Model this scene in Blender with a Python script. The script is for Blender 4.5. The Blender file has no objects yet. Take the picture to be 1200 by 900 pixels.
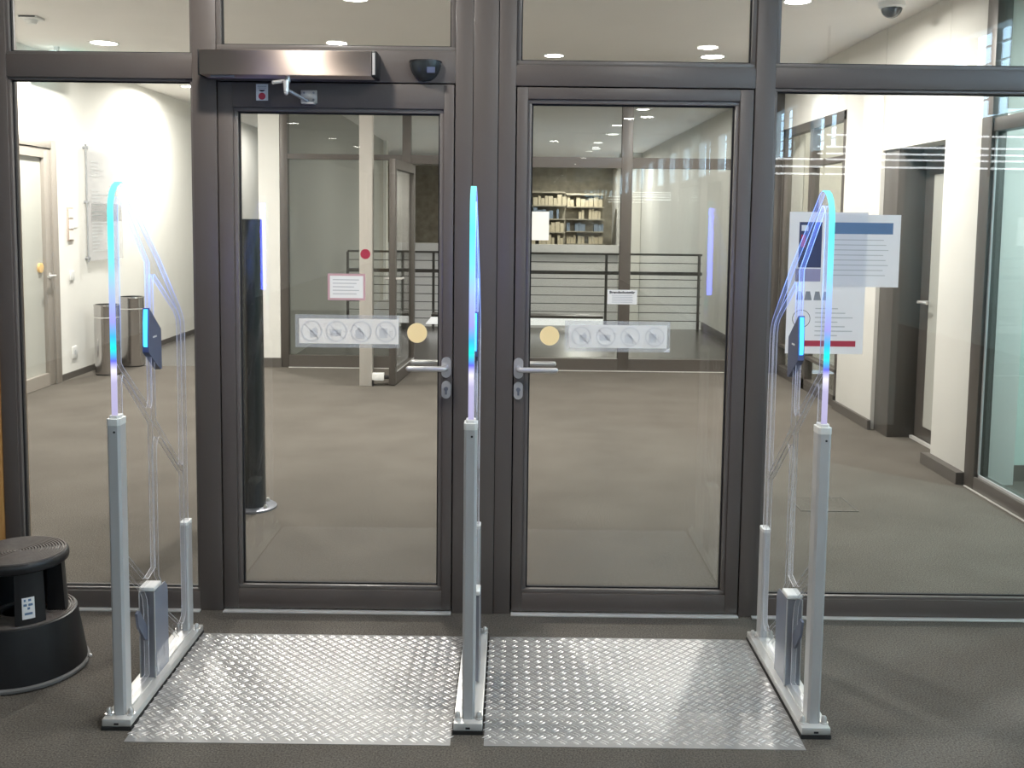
import bpy, bmesh, math, random
from mathutils import Vector, Matrix
random.seed(7)
S = bpy.context.scene
C = S.collection
PI = math.pi

# ------------------------------------------------------------------ camera
cam_d = bpy.data.cameras.new('camera')
cam = bpy.data.objects.new('camera', cam_d)
C.objects.link(cam)
cam_d.sensor_fit = 'HORIZONTAL'
cam_d.sensor_width = 36.0
cam_d.lens = 36.0 * 1150.0 / 1200.0
cam_d.shift_y = -94.5 / 1200.0
cam_d.clip_start = 0.05
cam_d.clip_end = 200
PITCH = math.atan(99.5 / 1150.0)
cam.matrix_world = (Matrix.Translation((0, 0, 1.6)) @ Matrix.Rotation(PI / 2 - PITCH, 4, 'X')
                    @ Matrix.Rotation(0.0122, 4, 'Z'))
S.camera = cam

# ------------------------------------------------------------------ world, exposure
W = bpy.data.worlds.new('World')
S.world = W
W.use_nodes = True
W.node_tree.nodes['Background'].inputs[0].default_value = (0.75, 0.87, 1.0, 1)
W.node_tree.nodes['Background'].inputs[1].default_value = 1.0
S.view_settings.view_transform = 'Standard'
S.view_settings.look = 'None'
S.view_settings.gamma = 1.0
S.view_settings.exposure = 0.12
S.cycles.max_bounces = 10
S.cycles.diffuse_bounces = 5
S.cycles.glossy_bounces = 5
S.cycles.transparent_max_bounces = 40
S.cycles.sample_clamp_indirect = 6.0
S.cycles.caustics_reflective = False
S.cycles.caustics_refractive = False
WARM = (1.0, 0.96, 0.90)
P_LOBBY = 84.0      # lobby downlights
P_LEFT = 92.0       # lobby downlights close to the white wall
P_FAR = 20.0        # corridor beyond the glazed partition
P_GATE = 23.5       # downlights above the gates
P_HALL = 9.0       # downlights of the reading hall behind the viewer
P_STRIP = 0.6       # blue lamp strips of the gates
P_WINDOW = 11.5      # clerestory daylight


# ------------------------------------------------------------------ materials
def new_mat(name):
    m = bpy.data.materials.new(name)
    m.use_nodes = True
    return m, m.node_tree.nodes, m.node_tree.links


def mat(name, col, rough=0.5, metal=0.0, spec=0.5, emit=None, estr=0.0, var=0.0, vscale=40.0, bump=0.0, bscale=120.0,
        stretch=(1, 1, 1), aniso=0.0, alpha=1.0):
    m, n, l = new_mat(name)
    b = n['Principled BSDF']
    b.inputs['Base Color'].default_value = (*col, 1)
    b.inputs['Roughness'].default_value = rough
    b.inputs['Metallic'].default_value = metal
    b.inputs['Specular IOR Level'].default_value = spec
    b.inputs['Alpha'].default_value = alpha
    if aniso:
        b.inputs['Anisotropic'].default_value = aniso
    if emit:
        b.inputs['Emission Color'].default_value = (*emit, 1)
        b.inputs['Emission Strength'].default_value = estr
    if var or bump:
        tc = n.new('ShaderNodeTexCoord')
        mp = n.new('ShaderNodeMapping')
        mp.inputs['Scale'].default_value = stretch
        l.new(tc.outputs['Object'], mp.inputs['Vector'])
    if var:
        no = n.new('ShaderNodeTexNoise')
        no.inputs['Scale'].default_value = vscale
        no.inputs['Detail'].default_value = 3
        l.new(mp.outputs[0], no.inputs['Vector'])
        mr = n.new('ShaderNodeMapRange')
        mr.inputs[1].default_value = 0.25
        mr.inputs[2].default_value = 0.75
        mr.inputs[3].default_value = 1 - var
        mr.inputs[4].default_value = 1 + var
        l.new(no.outputs[0], mr.inputs[0])
        mx = n.new('ShaderNodeVectorMath')
        mx.operation = 'SCALE'
        mx.inputs[0].default_value = col
        l.new(mr.outputs[0], mx.inputs['Scale'])
        l.new(mx.outputs[0], b.inputs['Base Color'])
    if bump:
        nb = n.new('ShaderNodeTexNoise')
        nb.inputs['Scale'].default_value = bscale
        nb.inputs['Detail'].default_value = 2
        l.new(mp.outputs[0], nb.inputs['Vector'])
        bp = n.new('ShaderNodeBump')
        bp.inputs['Strength'].default_value = bump
        bp.inputs['Distance'].default_value = 0.004
        l.new(nb.outputs[0], bp.inputs['Height'])
        l.new(bp.outputs[0], b.inputs['Normal'])
    return m


def brushed(name, col, rough=0.3, metal=1.0, var=0.0, vscale=1, stretch=None):
    m = mat(name, col, rough, metal, aniso=0.95)
    n, l = m.node_tree.nodes, m.node_tree.links
    t = n.new('ShaderNodeTangent')
    t.direction_type = 'RADIAL'
    t.axis = 'X'
    l.new(t.outputs[0], n['Principled BSDF'].inputs['Tangent'])
    return m


def glass_mat(name, tint, refl=1.0, rough=0.0):
    m, n, l = new_mat(name)
    n.remove(n['Principled BSDF'])
    tr = n.new('ShaderNodeBsdfTransparent')
    tr.inputs[0].default_value = (*tint, 1)
    gl = n.new('ShaderNodeBsdfGlossy')
    gl.inputs['Roughness'].default_value = rough
    lw = n.new('ShaderNodeLayerWeight')      # facing term, the same from both sides of the pane
    lw.inputs[0].default_value = 0.5
    pw = n.new('ShaderNodeMath')
    pw.operation = 'POWER'
    pw.inputs[1].default_value = 5.0
    l.new(lw.outputs['Facing'], pw.inputs[0])
    mu = n.new('ShaderNodeMath')
    mu.operation = 'MULTIPLY_ADD'
    mu.inputs[1].default_value = 0.96 * refl
    mu.inputs[2].default_value = 0.045 * refl
    l.new(pw.outputs[0], mu.inputs[0])
    mx = n.new('ShaderNodeMixShader')
    l.new(mu.outputs[0], mx.inputs[0])
    l.new(tr.outputs[0], mx.inputs[1])
    l.new(gl.outputs[0], mx.inputs[2])
    l.new(mx.outputs[0], n['Material Output'].inputs[0])
    return m


def film_mat(name, col, fac, emit=None, estr=0.0):
    """see-through film or edge: part plain transparency, part diffuse"""
    m, n, l = new_mat(name)
    b = n['Principled BSDF']
    b.inputs['Base Color'].default_value = (*col, 1)
    b.inputs['Roughness'].default_value = 0.3
    tr = n.new('ShaderNodeBsdfTransparent')
    mx = n.new('ShaderNodeMixShader')
    mx.inputs[0].default_value = fac
    l.new(tr.outputs[0], mx.inputs[1])
    l.new(b.outputs[0], mx.inputs[2])
    l.new(mx.outputs[0], n['Material Output'].inputs[0])
    return m


def paper_mat(name, col, t=0.5):
    """thin paper or vinyl stuck on glass: lit from both faces"""
    m, n, l = new_mat(name)
    b = n['Principled BSDF']
    b.inputs['Base Color'].default_value = (*col, 1)
    b.inputs['Roughness'].default_value = 0.6
    tl = n.new('ShaderNodeBsdfTranslucent')
    tl.inputs[0].default_value = (*col, 1)
    mx = n.new('ShaderNodeMixShader')
    mx.inputs[0].default_value = t
    l.new(b.outputs[0], mx.inputs[1])
    l.new(tl.outputs[0], mx.inputs[2])
    l.new(mx.outputs[0], n['Material Output'].inputs[0])
    return m


def carpet(name, a, b_, scale=170.0):
    m, n, l = new_mat(name)
    b = n['Principled BSDF']
    b.inputs['Roughness'].default_value = 0.95
    b.inputs['Specular IOR Level'].default_value = 0.15
    tc = n.new('ShaderNodeTexCoord')
    n1 = n.new('ShaderNodeTexNoise')
    n1.inputs['Scale'].default_value = scale
    n1.inputs['Detail'].default_value = 4
    n1.inputs['Roughness'].default_value = 0.7
    l.new(tc.outputs['Object'], n1.inputs['Vector'])
    n2 = n.new('ShaderNodeTexNoise')
    n2.inputs['Scale'].default_value = 2.2
    n2.inputs['Detail'].default_value = 3
    l.new(tc.outputs['Object'], n2.inputs['Vector'])
    r = n.new('ShaderNodeMapRange')
    r.inputs[1].default_value = 0.35
    r.inputs[2].default_value = 0.65
    l.new(n1.outputs[0], r.inputs[0])
    mx = n.new('ShaderNodeMix')
    mx.data_type = 'RGBA'
    mx.inputs[6].default_value = (*a, 1)
    mx.inputs[7].default_value = (*b_, 1)
    l.new(r.outputs[0], mx.inputs[0])
    r2 = n.new('ShaderNodeMapRange')
    r2.inputs[1].default_value = 0.3
    r2.inputs[2].default_value = 0.7
    r2.inputs[3].default_value = 0.88
    r2.inputs[4].default_value = 1.1
    l.new(n2.outputs[0], r2.inputs[0])
    sc = n.new('ShaderNodeVectorMath')
    sc.operation = 'SCALE'
    l.new(mx.outputs[2], sc.inputs[0])
    l.new(r2.outputs[0], sc.inputs['Scale'])
    l.new(sc.outputs[0], b.inputs['Base Color'])
    bp = n.new('ShaderNodeBump')
    bp.inputs['Strength'].default_value = 0.5
    bp.inputs['Distance'].default_value = 0.003
    l.new(n1.outputs[0], bp.inputs['Height'])
    l.new(bp.outputs[0], b.inputs['Normal'])
    return m


def wood(name, c1, c2, sc=(12, 12, 0.8)):
    m, n, l = new_mat(name)
    b = n['Principled BSDF']
    b.inputs['Roughness'].default_value = 0.45
    tc = n.new('ShaderNodeTexCoord')
    mp = n.new('ShaderNodeMapping')
    mp.inputs['Scale'].default_value = sc
    l.new(tc.outputs['Object'], mp.inputs['Vector'])
    no = n.new('ShaderNodeTexNoise')
    no.inputs['Scale'].default_value = 3
    no.inputs['Detail'].default_value = 5
    l.new(mp.outputs[0], no.inputs['Vector'])
    mx = n.new('ShaderNodeMix')
    mx.data_type = 'RGBA'
    mx.inputs[6].default_value = (*c1, 1)
    mx.inputs[7].default_value = (*c2, 1)
    l.new(no.outputs[0], mx.inputs[0])
    l.new(mx.outputs[2], b.inputs['Base Color'])
    return m


def led_mat(name):
    """edge-lit acrylic: the lamp colour and strength vary along the strip's own height"""
    m, n, l = new_mat(name)
    b = n['Principled BSDF']
    n.remove(b)
    tc = n.new('ShaderNodeTexCoord')
    sp = n.new('ShaderNodeSeparateXYZ')
    l.new(tc.outputs['Object'], sp.inputs[0])
    mr = n.new('ShaderNodeMapRange')
    mr.inputs[1].default_value = 0.95
    mr.inputs[2].default_value = 1.70
    l.new(sp.outputs['Z'], mr.inputs[0])
    cr = n.new('ShaderNodeValToRGB')
    e = cr.color_ramp.elements
    stops = [(0.0, (0.42, 0.39, 0.60)), (0.18, (0.48, 0.45, 0.68)), (0.23, (0.85, 0.82, 0.98)), (0.27, (0.14, 0.15, 0.85)),
             (0.32, (0.02, 0.92, 0.75)), (0.37, (0.06, 0.50, 0.95)), (0.43, (0.36, 0.36, 0.95)), (0.56, (0.40, 0.58, 1.0)),
             (0.68, (0.22, 0.82, 1.0)), (0.82, (0.15, 0.95, 0.90)), (1.0, (0.30, 0.95, 0.92))]
    while len(e) < len(stops):
        e.new(0.5)
    for k, (p, c) in enumerate(stops):
        e[k].position = p
        e[k].color = (*c, 1)
    l.new(mr.outputs[0], cr.inputs[0])
    em = n.new('ShaderNodeEmission')
    l.new(cr.outputs[0], em.inputs[0])
    em.inputs[1].default_value = 1.15
    l.new(em.outputs[0], n['Material Output'].inputs[0])
    return m


def edge_mat(name, fac, col):
    """cut edge of clear acrylic that pipes the lamp's blue light along its upper half"""
    m, n, l = new_mat(name)
    b = n['Principled BSDF']
    b.inputs['Base Color'].default_value = (*col, 1)
    b.inputs['Roughness'].default_value = 0.25
    tc = n.new('ShaderNodeTexCoord')
    sp = n.new('ShaderNodeSeparateXYZ')
    l.new(tc.outputs['Object'], sp.inputs[0])
    cr = n.new('ShaderNodeValToRGB')
    e = cr.color_ramp.elements
    mr = n.new('ShaderNodeMapRange')
    mr.inputs[1].default_value = 0.9
    mr.inputs[2].default_value = 1.7
    l.new(sp.outputs['Z'], mr.inputs[0])
    st = [(0.0, 0.0), (0.35, 0.05), (0.5, 0.35), (0.62, 1.0), (0.85, 0.9), (1.0, 0.6)]
    while len(e) < len(st):
        e.new(0.5)
    for k, (p, v) in enumerate(st):
        e[k].position = p
        e[k].color = (v, v, v, 1)
    l.new(mr.outputs[0], cr.inputs[0])
    b.inputs['Emission Color'].default_value = (0.12, 0.3, 1.0, 1)
    mu = n.new('ShaderNodeMath')
    mu.operation = 'MULTIPLY'
    mu.inputs[1].default_value = 1.6
    l.new(cr.outputs[0], mu.inputs[0])
    l.new(mu.outputs[0], b.inputs['Emission Strength'])
    tr = n.new('ShaderNodeBsdfTransparent')
    mx = n.new('ShaderNodeMixShader')
    mx.inputs[0].default_value = fac
    l.new(tr.outputs[0], mx.inputs[1])
    l.new(b.outputs[0], mx.inputs[2])
    l.new(mx.outputs[0], n['Material Output'].inputs[0])
    return m


M = {}
M['frame'] = mat('taupe_lacquer', (0.122, 0.102, 0.091), 0.42, 0.0, 0.5, var=0.05, vscale=300)
M['bead'] = mat('taupe_bead', (0.165, 0.145, 0.132), 0.35, 0.0)
M['gasket'] = mat('black_gasket', (0.012, 0.012, 0.013), 0.7)
M['frame_far'] = mat('bronze_frame', (0.10, 0.088, 0.078), 0.45, 0.2)
M['glass'] = glass_mat('clear_pane', (0.965, 0.972, 0.965), 1.0)
M['glass_far'] = glass_mat('grey_pane', (0.93, 0.945, 0.93), 1.0)
M['glass_green'] = glass_mat('green_pane', (0.86, 0.93, 0.91), 1.0)
M['white'] = mat('white_plaster', (0.82, 0.81, 0.77), 0.85, var=0.02, vscale=6, bump=0.05, bscale=300)
M['pier'] = mat('pier_plaster', (0.72, 0.71, 0.67), 0.85, var=0.02, vscale=6)
M['ceil'] = mat('ceiling_plaster', (0.89, 0.86, 0.825), 0.9, var=0.02, vscale=3)
M['carpet'] = carpet('grey_brown_carpet', (0.062, 0.055, 0.047), (0.182, 0.164, 0.143))
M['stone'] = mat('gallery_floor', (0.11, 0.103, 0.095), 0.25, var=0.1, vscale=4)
M['skirt'] = mat('dark_skirting', (0.10, 0.09, 0.08), 0.5)
M['taupe'] = mat('taupe_door_paint', (0.32, 0.29, 0.255), 0.5, var=0.03)
M['frost'] = mat('frosted_pane', (0.46, 0.46, 0.42), 0.25, var=0.05, vscale=2)
M['column'] = mat('column_paint', (0.46, 0.43, 0.39), 0.6)
M['steel'] = mat('stainless', (0.72, 0.70, 0.68), 0.28, 0.55)
M['brushed'] = brushed('brushed_copper_steel', (0.66, 0.55, 0.48), 0.5, 1.0, var=0.05, vscale=30, stretch=(0.4, 20, 40))
M['chrome'] = mat('bin_steel', (0.55, 0.53, 0.52), 0.18, 1.0)
M['alu'] = mat('anodised_aluminium', (0.60, 0.60, 0.605), 0.4, 0.35, var=0.03, vscale=20, stretch=(1, 1, 0.05))
M['alu_dark'] = mat('grey_aluminium', (0.30, 0.31, 0.35), 0.4, 0.7)
M['alu_base'] = mat('base_aluminium', (0.72, 0.72, 0.71), 0.4, 0.6)
M['plate'] = mat('tread_aluminium', (0.32, 0.315, 0.31), 0.5, 0.3, var=0.10, vscale=9)
M['bar'] = mat('tread_bar', (0.70, 0.695, 0.69), 0.30, 0.7)
M['thresh'] = mat('threshold_aluminium', (0.8, 0.79, 0.76), 0.4, 0.4)
M['black'] = mat('black_plastic', (0.014, 0.014, 0.015), 0.38, var=0.1, vscale=50)
M['blacksatin'] = mat('black_column_lacquer', (0.034, 0.039, 0.041), 0.22, 0.0, 0.6)
M['rubber'] = mat('tread_rubber', (0.125, 0.105, 0.092), 0.55, var=0.15, vscale=60)
M['rubber_black'] = mat('black_rubber', (0.02, 0.02, 0.02), 0.8)
M['greyrim'] = mat('grey_rubber_rim', (0.17, 0.165, 0.16), 0.7)
M['paper'] = mat('white_paper', (0.85, 0.85, 0.84), 0.7)
M['ink'] = mat('black_ink', (0.03, 0.03, 0.035), 0.7)
M['grey_ink'] = mat('grey_ink', (0.30, 0.31, 0.32), 0.7)
M['pale_ink'] = mat('pale_grey_ink', (0.52, 0.54, 0.55), 0.7)
M['pict_ink'] = paper_mat('pictogram_ink', (0.88, 0.885, 0.885), 0.6)
M['pict'] = paper_mat('pictogram_sheet', (0.95, 0.955, 0.95), 0.6)
M['pict_warm'] = paper_mat('pictogram_sheet_warm', (0.97, 0.965, 0.95), 0.65)
M['notice'] = paper_mat('notice_paper', (0.9, 0.9, 0.89))
M['film'] = film_mat('laminate_film', (0.75, 0.77, 0.77), 0.28)
M['yellow'] = paper_mat('yellow_dot', (0.98, 0.80, 0.46), 0.6)
M['red'] = mat('red_ink', (0.55, 0.05, 0.08), 0.5)
M['pink'] = mat('pink_border', (0.70, 0.42, 0.42), 0.6)
M['blue_ink'] = mat('slate_blue_ink', (0.13, 0.22, 0.36), 0.6)
M['navy'] = mat('navy_print', (0.05, 0.06, 0.13), 0.6)
M['mauve'] = mat('mauve_print', (0.36, 0.33, 0.47), 0.6)
M['acrylic'] = glass_mat('clear_acrylic', (0.975, 0.975, 0.985), 0.7)
M['acrylic_edge'] = edge_mat('acrylic_cut_edge', 0.17, (0.8, 0.78, 0.8))
M['acrylic_rim'] = edge_mat('acrylic_polished_rim', 0.75, (0.85, 0.82, 0.87))
M['led'] = led_mat('led_strip')
M['ledblue'] = mat('badge_led', (0.02, 0.2, 0.8), 0.4, emit=(0.06, 0.5, 1.0), estr=2.2)
M['badge'] = mat('slate_badge', (0.10, 0.12, 0.20), 0.35)
M['smoked'] = film_mat('smoked_cover', (0.34, 0.37, 0.46), 0.55)
M['badge_side'] = film_mat('smoked_tag', (0.20, 0.22, 0.30), 0.65)
M['orange'] = wood('orange_veneer', (0.62, 0.30, 0.09), (0.74, 0.40, 0.14))
M['oak'] = wood('pale_oak', (0.40, 0.27, 0.15), (0.50, 0.35, 0.21))
M['brown'] = mat('dark_brown_panel', (0.085, 0.075, 0.066), 0.4, var=0.05, vscale=3)
M['green_wall'] = mat('pale_green_wall', (0.55, 0.66, 0.60), 0.85)
M['lamp'] = mat('lamp_diffuser', (1, 1, 1), 0.5, emit=WARM, estr=22.0)
M['lamp_far'] = mat('lamp_diffuser_far', (1, 1, 1), 0.5, emit=WARM, estr=7.0)
M['sky_pane'] = mat('bright_window', (0.8, 0.9, 1.0), 0.3, emit=(0.50, 0.76, 1.0), estr=P_WINDOW)
M['exit_green'] = mat('exit_green', (0.02, 0.35, 0.2), 0.5, emit=(0.03, 0.55, 0.36), estr=0.9)
M['exit_white'] = mat('exit_white', (0.8, 0.95, 0.95), 0.5, emit=(0.75, 1.0, 1.0), estr=0.9)
M['white_plastic'] = mat('white_plastic', (0.8, 0.8, 0.78), 0.4)
M['beige'] = mat('beige_plastic', (0.52, 0.42, 0.36), 0.5)
M['grey_slab'] = mat('pale_grey_slab', (0.60, 0.585, 0.56), 0.7)
M['olive'] = mat('bookcase_brown', (0.36, 0.33, 0.26), 0.8, var=0.3, vscale=5)
M['book_a'] = mat('book_cream', (0.62, 0.55, 0.40), 0.7)
M['book_b'] = mat('book_brown', (0.25, 0.19, 0.12), 0.7)
M['book_c'] = mat('book_blue', (0.22, 0.28, 0.36), 0.7)
M['grey_green'] = mat('grey_green_panel', (0.36, 0.365, 0.335), 0.5)
M['curtain'] = mat('pale_curtain', (0.72, 0.70, 0.64), 0.9)
M['bench_sheen'] = mat('bench_sheen_emission', (0.8, 0.8, 0.8), 0.4, emit=(1.0, 1.0, 0.98), estr=0.8)  # white bench front, its brightness put in as emission; no lamp there
M['wire'] = mat('railing_steel', (0.10, 0.095, 0.09), 0.4, 0.5)


# ------------------------------------------------------------------ mesh helpers
class MB:
    """collects shapes in world coordinates and links them as ONE mesh object"""

    def __init__(self):
        self.bm = bmesh.new()

    def box(self, x0, x1, y0, y1, z0, z1, bev=0.0, seg=2):
        v = [self.bm.verts.new((x, y, z)) for x in (x0, x1) for y in (y0, y1) for z in (z0, z1)]
        fs = []
        for q in ((0, 1, 3, 2), (4, 6, 7, 5), (0, 4, 5, 1), (2, 3, 7, 6), (0, 2, 6, 4), (1, 5, 7, 3)):
            fs.append(self.bm.faces.new([v[i] for i in q]))
        if bev:
            ed = list({e for f in fs for e in f.edges})
            bmesh.ops.bevel(self.bm, geom=ed, offset=bev, segments=seg, affect='EDGES', profile=0.5)
        return self

    def lathe(self, prof, c=(0, 0, 0), seg=32, axis='Z', a0=0.0, a1=2 * PI):
        """prof: list of (r, h); closed round unless an arc is asked for"""
        full = abs(a1 - a0 - 2 * PI) < 1e-6
        n = seg if full else seg + 1
        rings = []
        for r, h in prof:
            ring = []
            for k in range(n):
                a = a0 + (a1 - a0) * k / seg
                p = (r * math.cos(a), r * math.sin(a), h)
                if axis == 'Y':
                    p = (p[0], p[2], p[1])
                elif axis == 'X':
                    p = (p[2], p[0], p[1])
                ring.append(self.bm.verts.new((p[0] + c[0], p[1] + c[1], p[2] + c[2])))
            rings.append(ring)
        for a, b in zip(rings, rings[1:]):
            for k in range(seg):
                j = (k + 1) % n
                try:
                    self.bm.faces.new((a[k], a[j], b[j], b[k]))
                except ValueError:
                    pass
        return self

    def cyl(self, p0, p1, r, r2=None, seg=16):
        p0, p1 = Vector(p0), Vector(p1)
        r2 = r if r2 is None else r2
        d = (p1 - p0).normalized()
        u = d.orthogonal().normalized()
        w = d.cross(u)
        A, B = [], []
        for k in range(seg):
            a = 2 * PI * k / seg
            o = u * math.cos(a) + w * math.sin(a)
            A.append(self.bm.verts.new(p0 + o * r))
            B.append(self.bm.verts.new(p1 + o * r2))
        for k in range(seg):
            j = (k + 1) % seg
            self.bm.faces.new((A[k], A[j], B[j], B[k]))
        self.bm.faces.new(A[::-1])
        self.bm.faces.new(B)
        return self

    def tube(self, pts, r, seg=12):
        pts = [Vector(p) for p in pts]
        rings = []
        u = None
        for i, p in enumerate(pts):
            d = (pts[min(i + 1, len(pts) - 1)] - pts[max(i - 1, 0)]).normalized()
            u = d.orthogonal().normalized() if u is None else (u - d * u.dot(d)).normalized()
            w = d.cross(u)
            rings.append([self.bm.verts.new(p + (u * math.cos(2 * PI * k / seg) + w * math.sin(2 * PI * k / seg)) * r) for k in range(seg)])
        for a, b in zip(rings, rings[1:]):
            for k in range(seg):
                j = (k + 1) % seg
                self.bm.faces.new((a[k], a[j], b[j], b[k]))
        self.bm.faces.new(rings[0][::-1])
        self.bm.faces.new(rings[-1])
        return self

    def prism(self, poly, axis, a, b):
        """poly in the plane across the axis ('X': (y,z), 'Y': (x,z), 'Z': (x,y)), from a to b"""
        def P(q, h):
            return {'X': (h, q[0], q[1]), 'Y': (q[0], h, q[1]), 'Z': (q[0], q[1], h)}[axis]
        A = [self.bm.verts.new(P(q, a)) for q in poly]
        B = [self.bm.verts.new(P(q, b)) for q in poly]
        n = len(poly)
        for k in range(n):
            j = (k + 1) % n
            self.bm.faces.new((A[k], A[j], B[j], B[k]))
        self.bm.faces.new(A[::-1])
        self.bm.faces.new(B)
        return self

    def ball(self, c, r, seg=12, scale=(1, 1, 1)):
        bmesh.ops.create_uvsphere(self.bm, u_segments=seg, v_segments=max(6, seg // 2), radius=r,
                                  matrix=Matrix.Translation(c) @ Matrix.Diagonal((*scale, 1)))
        return self

    def build(self, name, m, parent=None, sharp=35):
        bmesh.ops.recalc_face_normals(self.bm, faces=self.bm.faces[:])
        me = bpy.data.meshes.new(name)
        off = wloc(parent) if parent else None
        if off is not None:
            bmesh.ops.translate(self.bm, verts=self.bm.verts[:], vec=-off)
        self.bm.to_mesh(me)
        self.bm.free()
        for p in me.polygons:
            p.use_smooth = True
        me.set_sharp_from_angle(angle=math.radians(sharp))
        me.materials.append(m)
        o = bpy.data.objects.new(name, me)
        C.objects.link(o)
        if parent:
            o.parent = parent
        return o


def quad(name, m, parent, x0, x1, z0, z1, y):
    mb = MB()
    mb.bm.faces.new([mb.bm.verts.new(c) for c in ((x0, y, z0), (x1, y, z0), (x1, y, z1), (x0, y, z1))])
    return mb.build(name, m, parent)


def disc(name, m, x, z, r, y, n=36):
    mb = MB()
    mb.bm.faces.new([mb.bm.verts.new((a, y, b)) for a, b in circle(x, z, r, n)])
    return rebase(mb.build(name, m))


def wloc(o):
    v = Vector((0, 0, 0))
    while o is not None:
        v += o.location
        o = o.parent
    return v


def B(name, m, parent, *b, bev=0.0):
    return MB().box(*b, bev=bev).build(name, m, parent)


def tag(o, label=None, cat=None, group=None, kind=None):
    for k, v in (('label', label), ('category', cat), ('group', group), ('kind', kind)):
        if v:
            o[k] = v
    return o


def empty(name, loc=(0, 0, 0), label=None, cat=None, group=None, kind=None):
    o = bpy.data.objects.new(name, None)
    C.objects.link(o)
    o.location = loc
    o.empty_display_size = 0.1
    return tag(o, label, cat, group, kind)


def rebase(o):
    """put a one-mesh thing's origin at its base centre"""
    me = o.data
    xs = [v.co for v in me.vertices]
    c = Vector((sum(v.x for v in xs) / len(xs), sum(v.y for v in xs) / len(xs), min(v.z for v in xs)))
    me.transform(Matrix.Translation(-c))
    o.location = o.location + c
    return o


def copy_tree(o, parent=None):
    c = o.copy()
    C.objects.link(c)
    c.parent = parent
    for ch in list(o.children):
        copy_tree(ch, c)
    return c


def curve_mesh(name, loops, thick, m, parent, plane='YZ', at=0.0, bev=0.0):
    """filled flat outline with holes, given thickness; returned as a mesh object. loops in (a, b) of the plane"""
    cu = bpy.data.curves.new(name, 'CURVE')
    cu.dimensions = '2D'
    cu.fill_mode = 'BOTH'
    cu.extrude = thick / 2
    for lp in loops:
        s = cu.splines.new('POLY')
        s.points.add(len(lp) - 1)
        for p, q in zip(s.points, lp):
            p.co = (q[0], q[1], 0, 1)
        s.use_cyclic_u = True
    tmp = bpy.data.objects.new(name + '_tmp', cu)
    C.objects.link(tmp)
    dg = bpy.context.evaluated_depsgraph_get()
    me = bpy.data.meshes.new_from_object(tmp.evaluated_get(dg))
    bpy.data.objects.remove(tmp)
    bpy.data.curves.remove(cu)
    if plane == 'YZ':
        mt = Matrix(((0, 0, 1, at), (1, 0, 0, 0), (0, 1, 0, 0), (0, 0, 0, 1)))
    else:
        mt = Matrix(((1, 0, 0, 0), (0, 0, -1, at), (0, 1, 0, 0), (0, 0, 0, 1)))
    me.transform(mt)
    if parent:
        me.transform(Matrix.Translation(-wloc(parent)))
    me.name = name
    me.materials.clear()
    me.materials.append(m)
    o = bpy.data.objects.new(name, me)
    C.objects.link(o)
    if parent:
        o.parent = parent
    return o


def text_mesh(name, body, size, m, parent, x, y, z, align='LEFT', bold=0.0, width=None):
    cu = bpy.data.curves.new(name, 'FONT')
    cu.body = body
    cu.size = size
    cu.align_x = align
    cu.offset = bold
    cu.resolution_u = 2
    tmp = bpy.data.objects.new(name + '_tmp', cu)
    C.objects.link(tmp)
    dg = bpy.context.evaluated_depsgraph_get()
    me = bpy.data.meshes.new_from_object(tmp.evaluated_get(dg))
    bpy.data.objects.remove(tmp)
    bpy.data.curves.remove(cu)
    if width:
        xs = [v.co.x for v in me.vertices]
        s = width / (max(xs) - min(xs))
        me.transform(Matrix.Diagonal((s, 1, 1, 1)))
    me.transform(Matrix(((1, 0, 0, x), (0, 0, -1, y), (0, 1, 0, z), (0, 0, 0, 1))))
    if parent:
        me.transform(Matrix.Translation(-wloc(parent)))
    me.materials.clear()
    me.materials.append(m)
    o = bpy.data.objects.new(name, me)
    C.objects.link(o)
    if parent:
        o.parent = parent
    return o


def arc(cx, cy, r, a0, a1, n=10):
    return [(cx + r * math.cos(a0 + (a1 - a0) * k / n), cy + r * math.sin(a0 + (a1 - a0) * k / n)) for k in range(n + 1)]


def circle(cx, cy, r, n=28):
    return [(cx + r * math.cos(2 * PI * k / n), cy + r * math.sin(2 * PI * k / n)) for k in range(n)]


def struct(o):
    o['kind'] = 'structure'
    return o


H = 3.06            # ceiling height
FY = 3.86           # front face of the glazed entrance
XR = 2.80           # side wall with piers
XL = -4.29          # white side wall of the lobby
PY = 10.30          # glazed partition beyond the lobby

# ------------------------------------------------------------------ floors, ceilings, walls
struct(MB().box(-5.2, 6.2, -26, PY, -0.12, 0.0).build('floor', M['carpet']))
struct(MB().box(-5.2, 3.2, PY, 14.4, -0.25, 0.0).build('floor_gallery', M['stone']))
struct(MB().box(-5.2, 3.2, 14.4, 36, -3.2, -3.0).build('floor_atrium', M['grey_slab']))
struct(MB().box(-5.2, 6.2, -26, 36, H, H + 0.15).build('ceiling', M['ceil']))

# lobby, white wall with its door opening (Y 8.17 .. 9.15)
w = MB()
w.box(XL - 0.2, XL, FY + 0.1, 8.17, 0, H)
w.box(XL - 0.2, XL, 8.17, 9.225, 2.268, H)
w.box(XL - 0.2, XL, 9.225, 19.0, 0, H)
struct(w.build('wall_left', M['white']))
w = MB()
w.box(XL, XL + 0.015, FY + 0.1, 8.17, 0, 0.06).box(XL, XL + 0.015, 9.225, 19.0, 0, 0.06)
struct(w.build('baseboard_left', M['skirt']))
# corridor beyond, its end, and the pier that ends the corridor's inner wall
struct(MB().box(-4.5, -2.44, 19.0, 19.2, 0, H).build('wall_corridor_end', M['white']))
struct(MB().box(-2.66, -2.44, PY, PY + 0.22, 0, H).build('wall_pier', M['pier']))
struct(MB().box(-2.66, -2.50, PY + 0.22, 19.0, 0, H).build('wall_corridor', M['grey_green']))
struct(MB().box(-2.675, -2.43, PY - 0.012, PY, 0, 0.1).build('baseboard_pier', M['skirt']))

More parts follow.
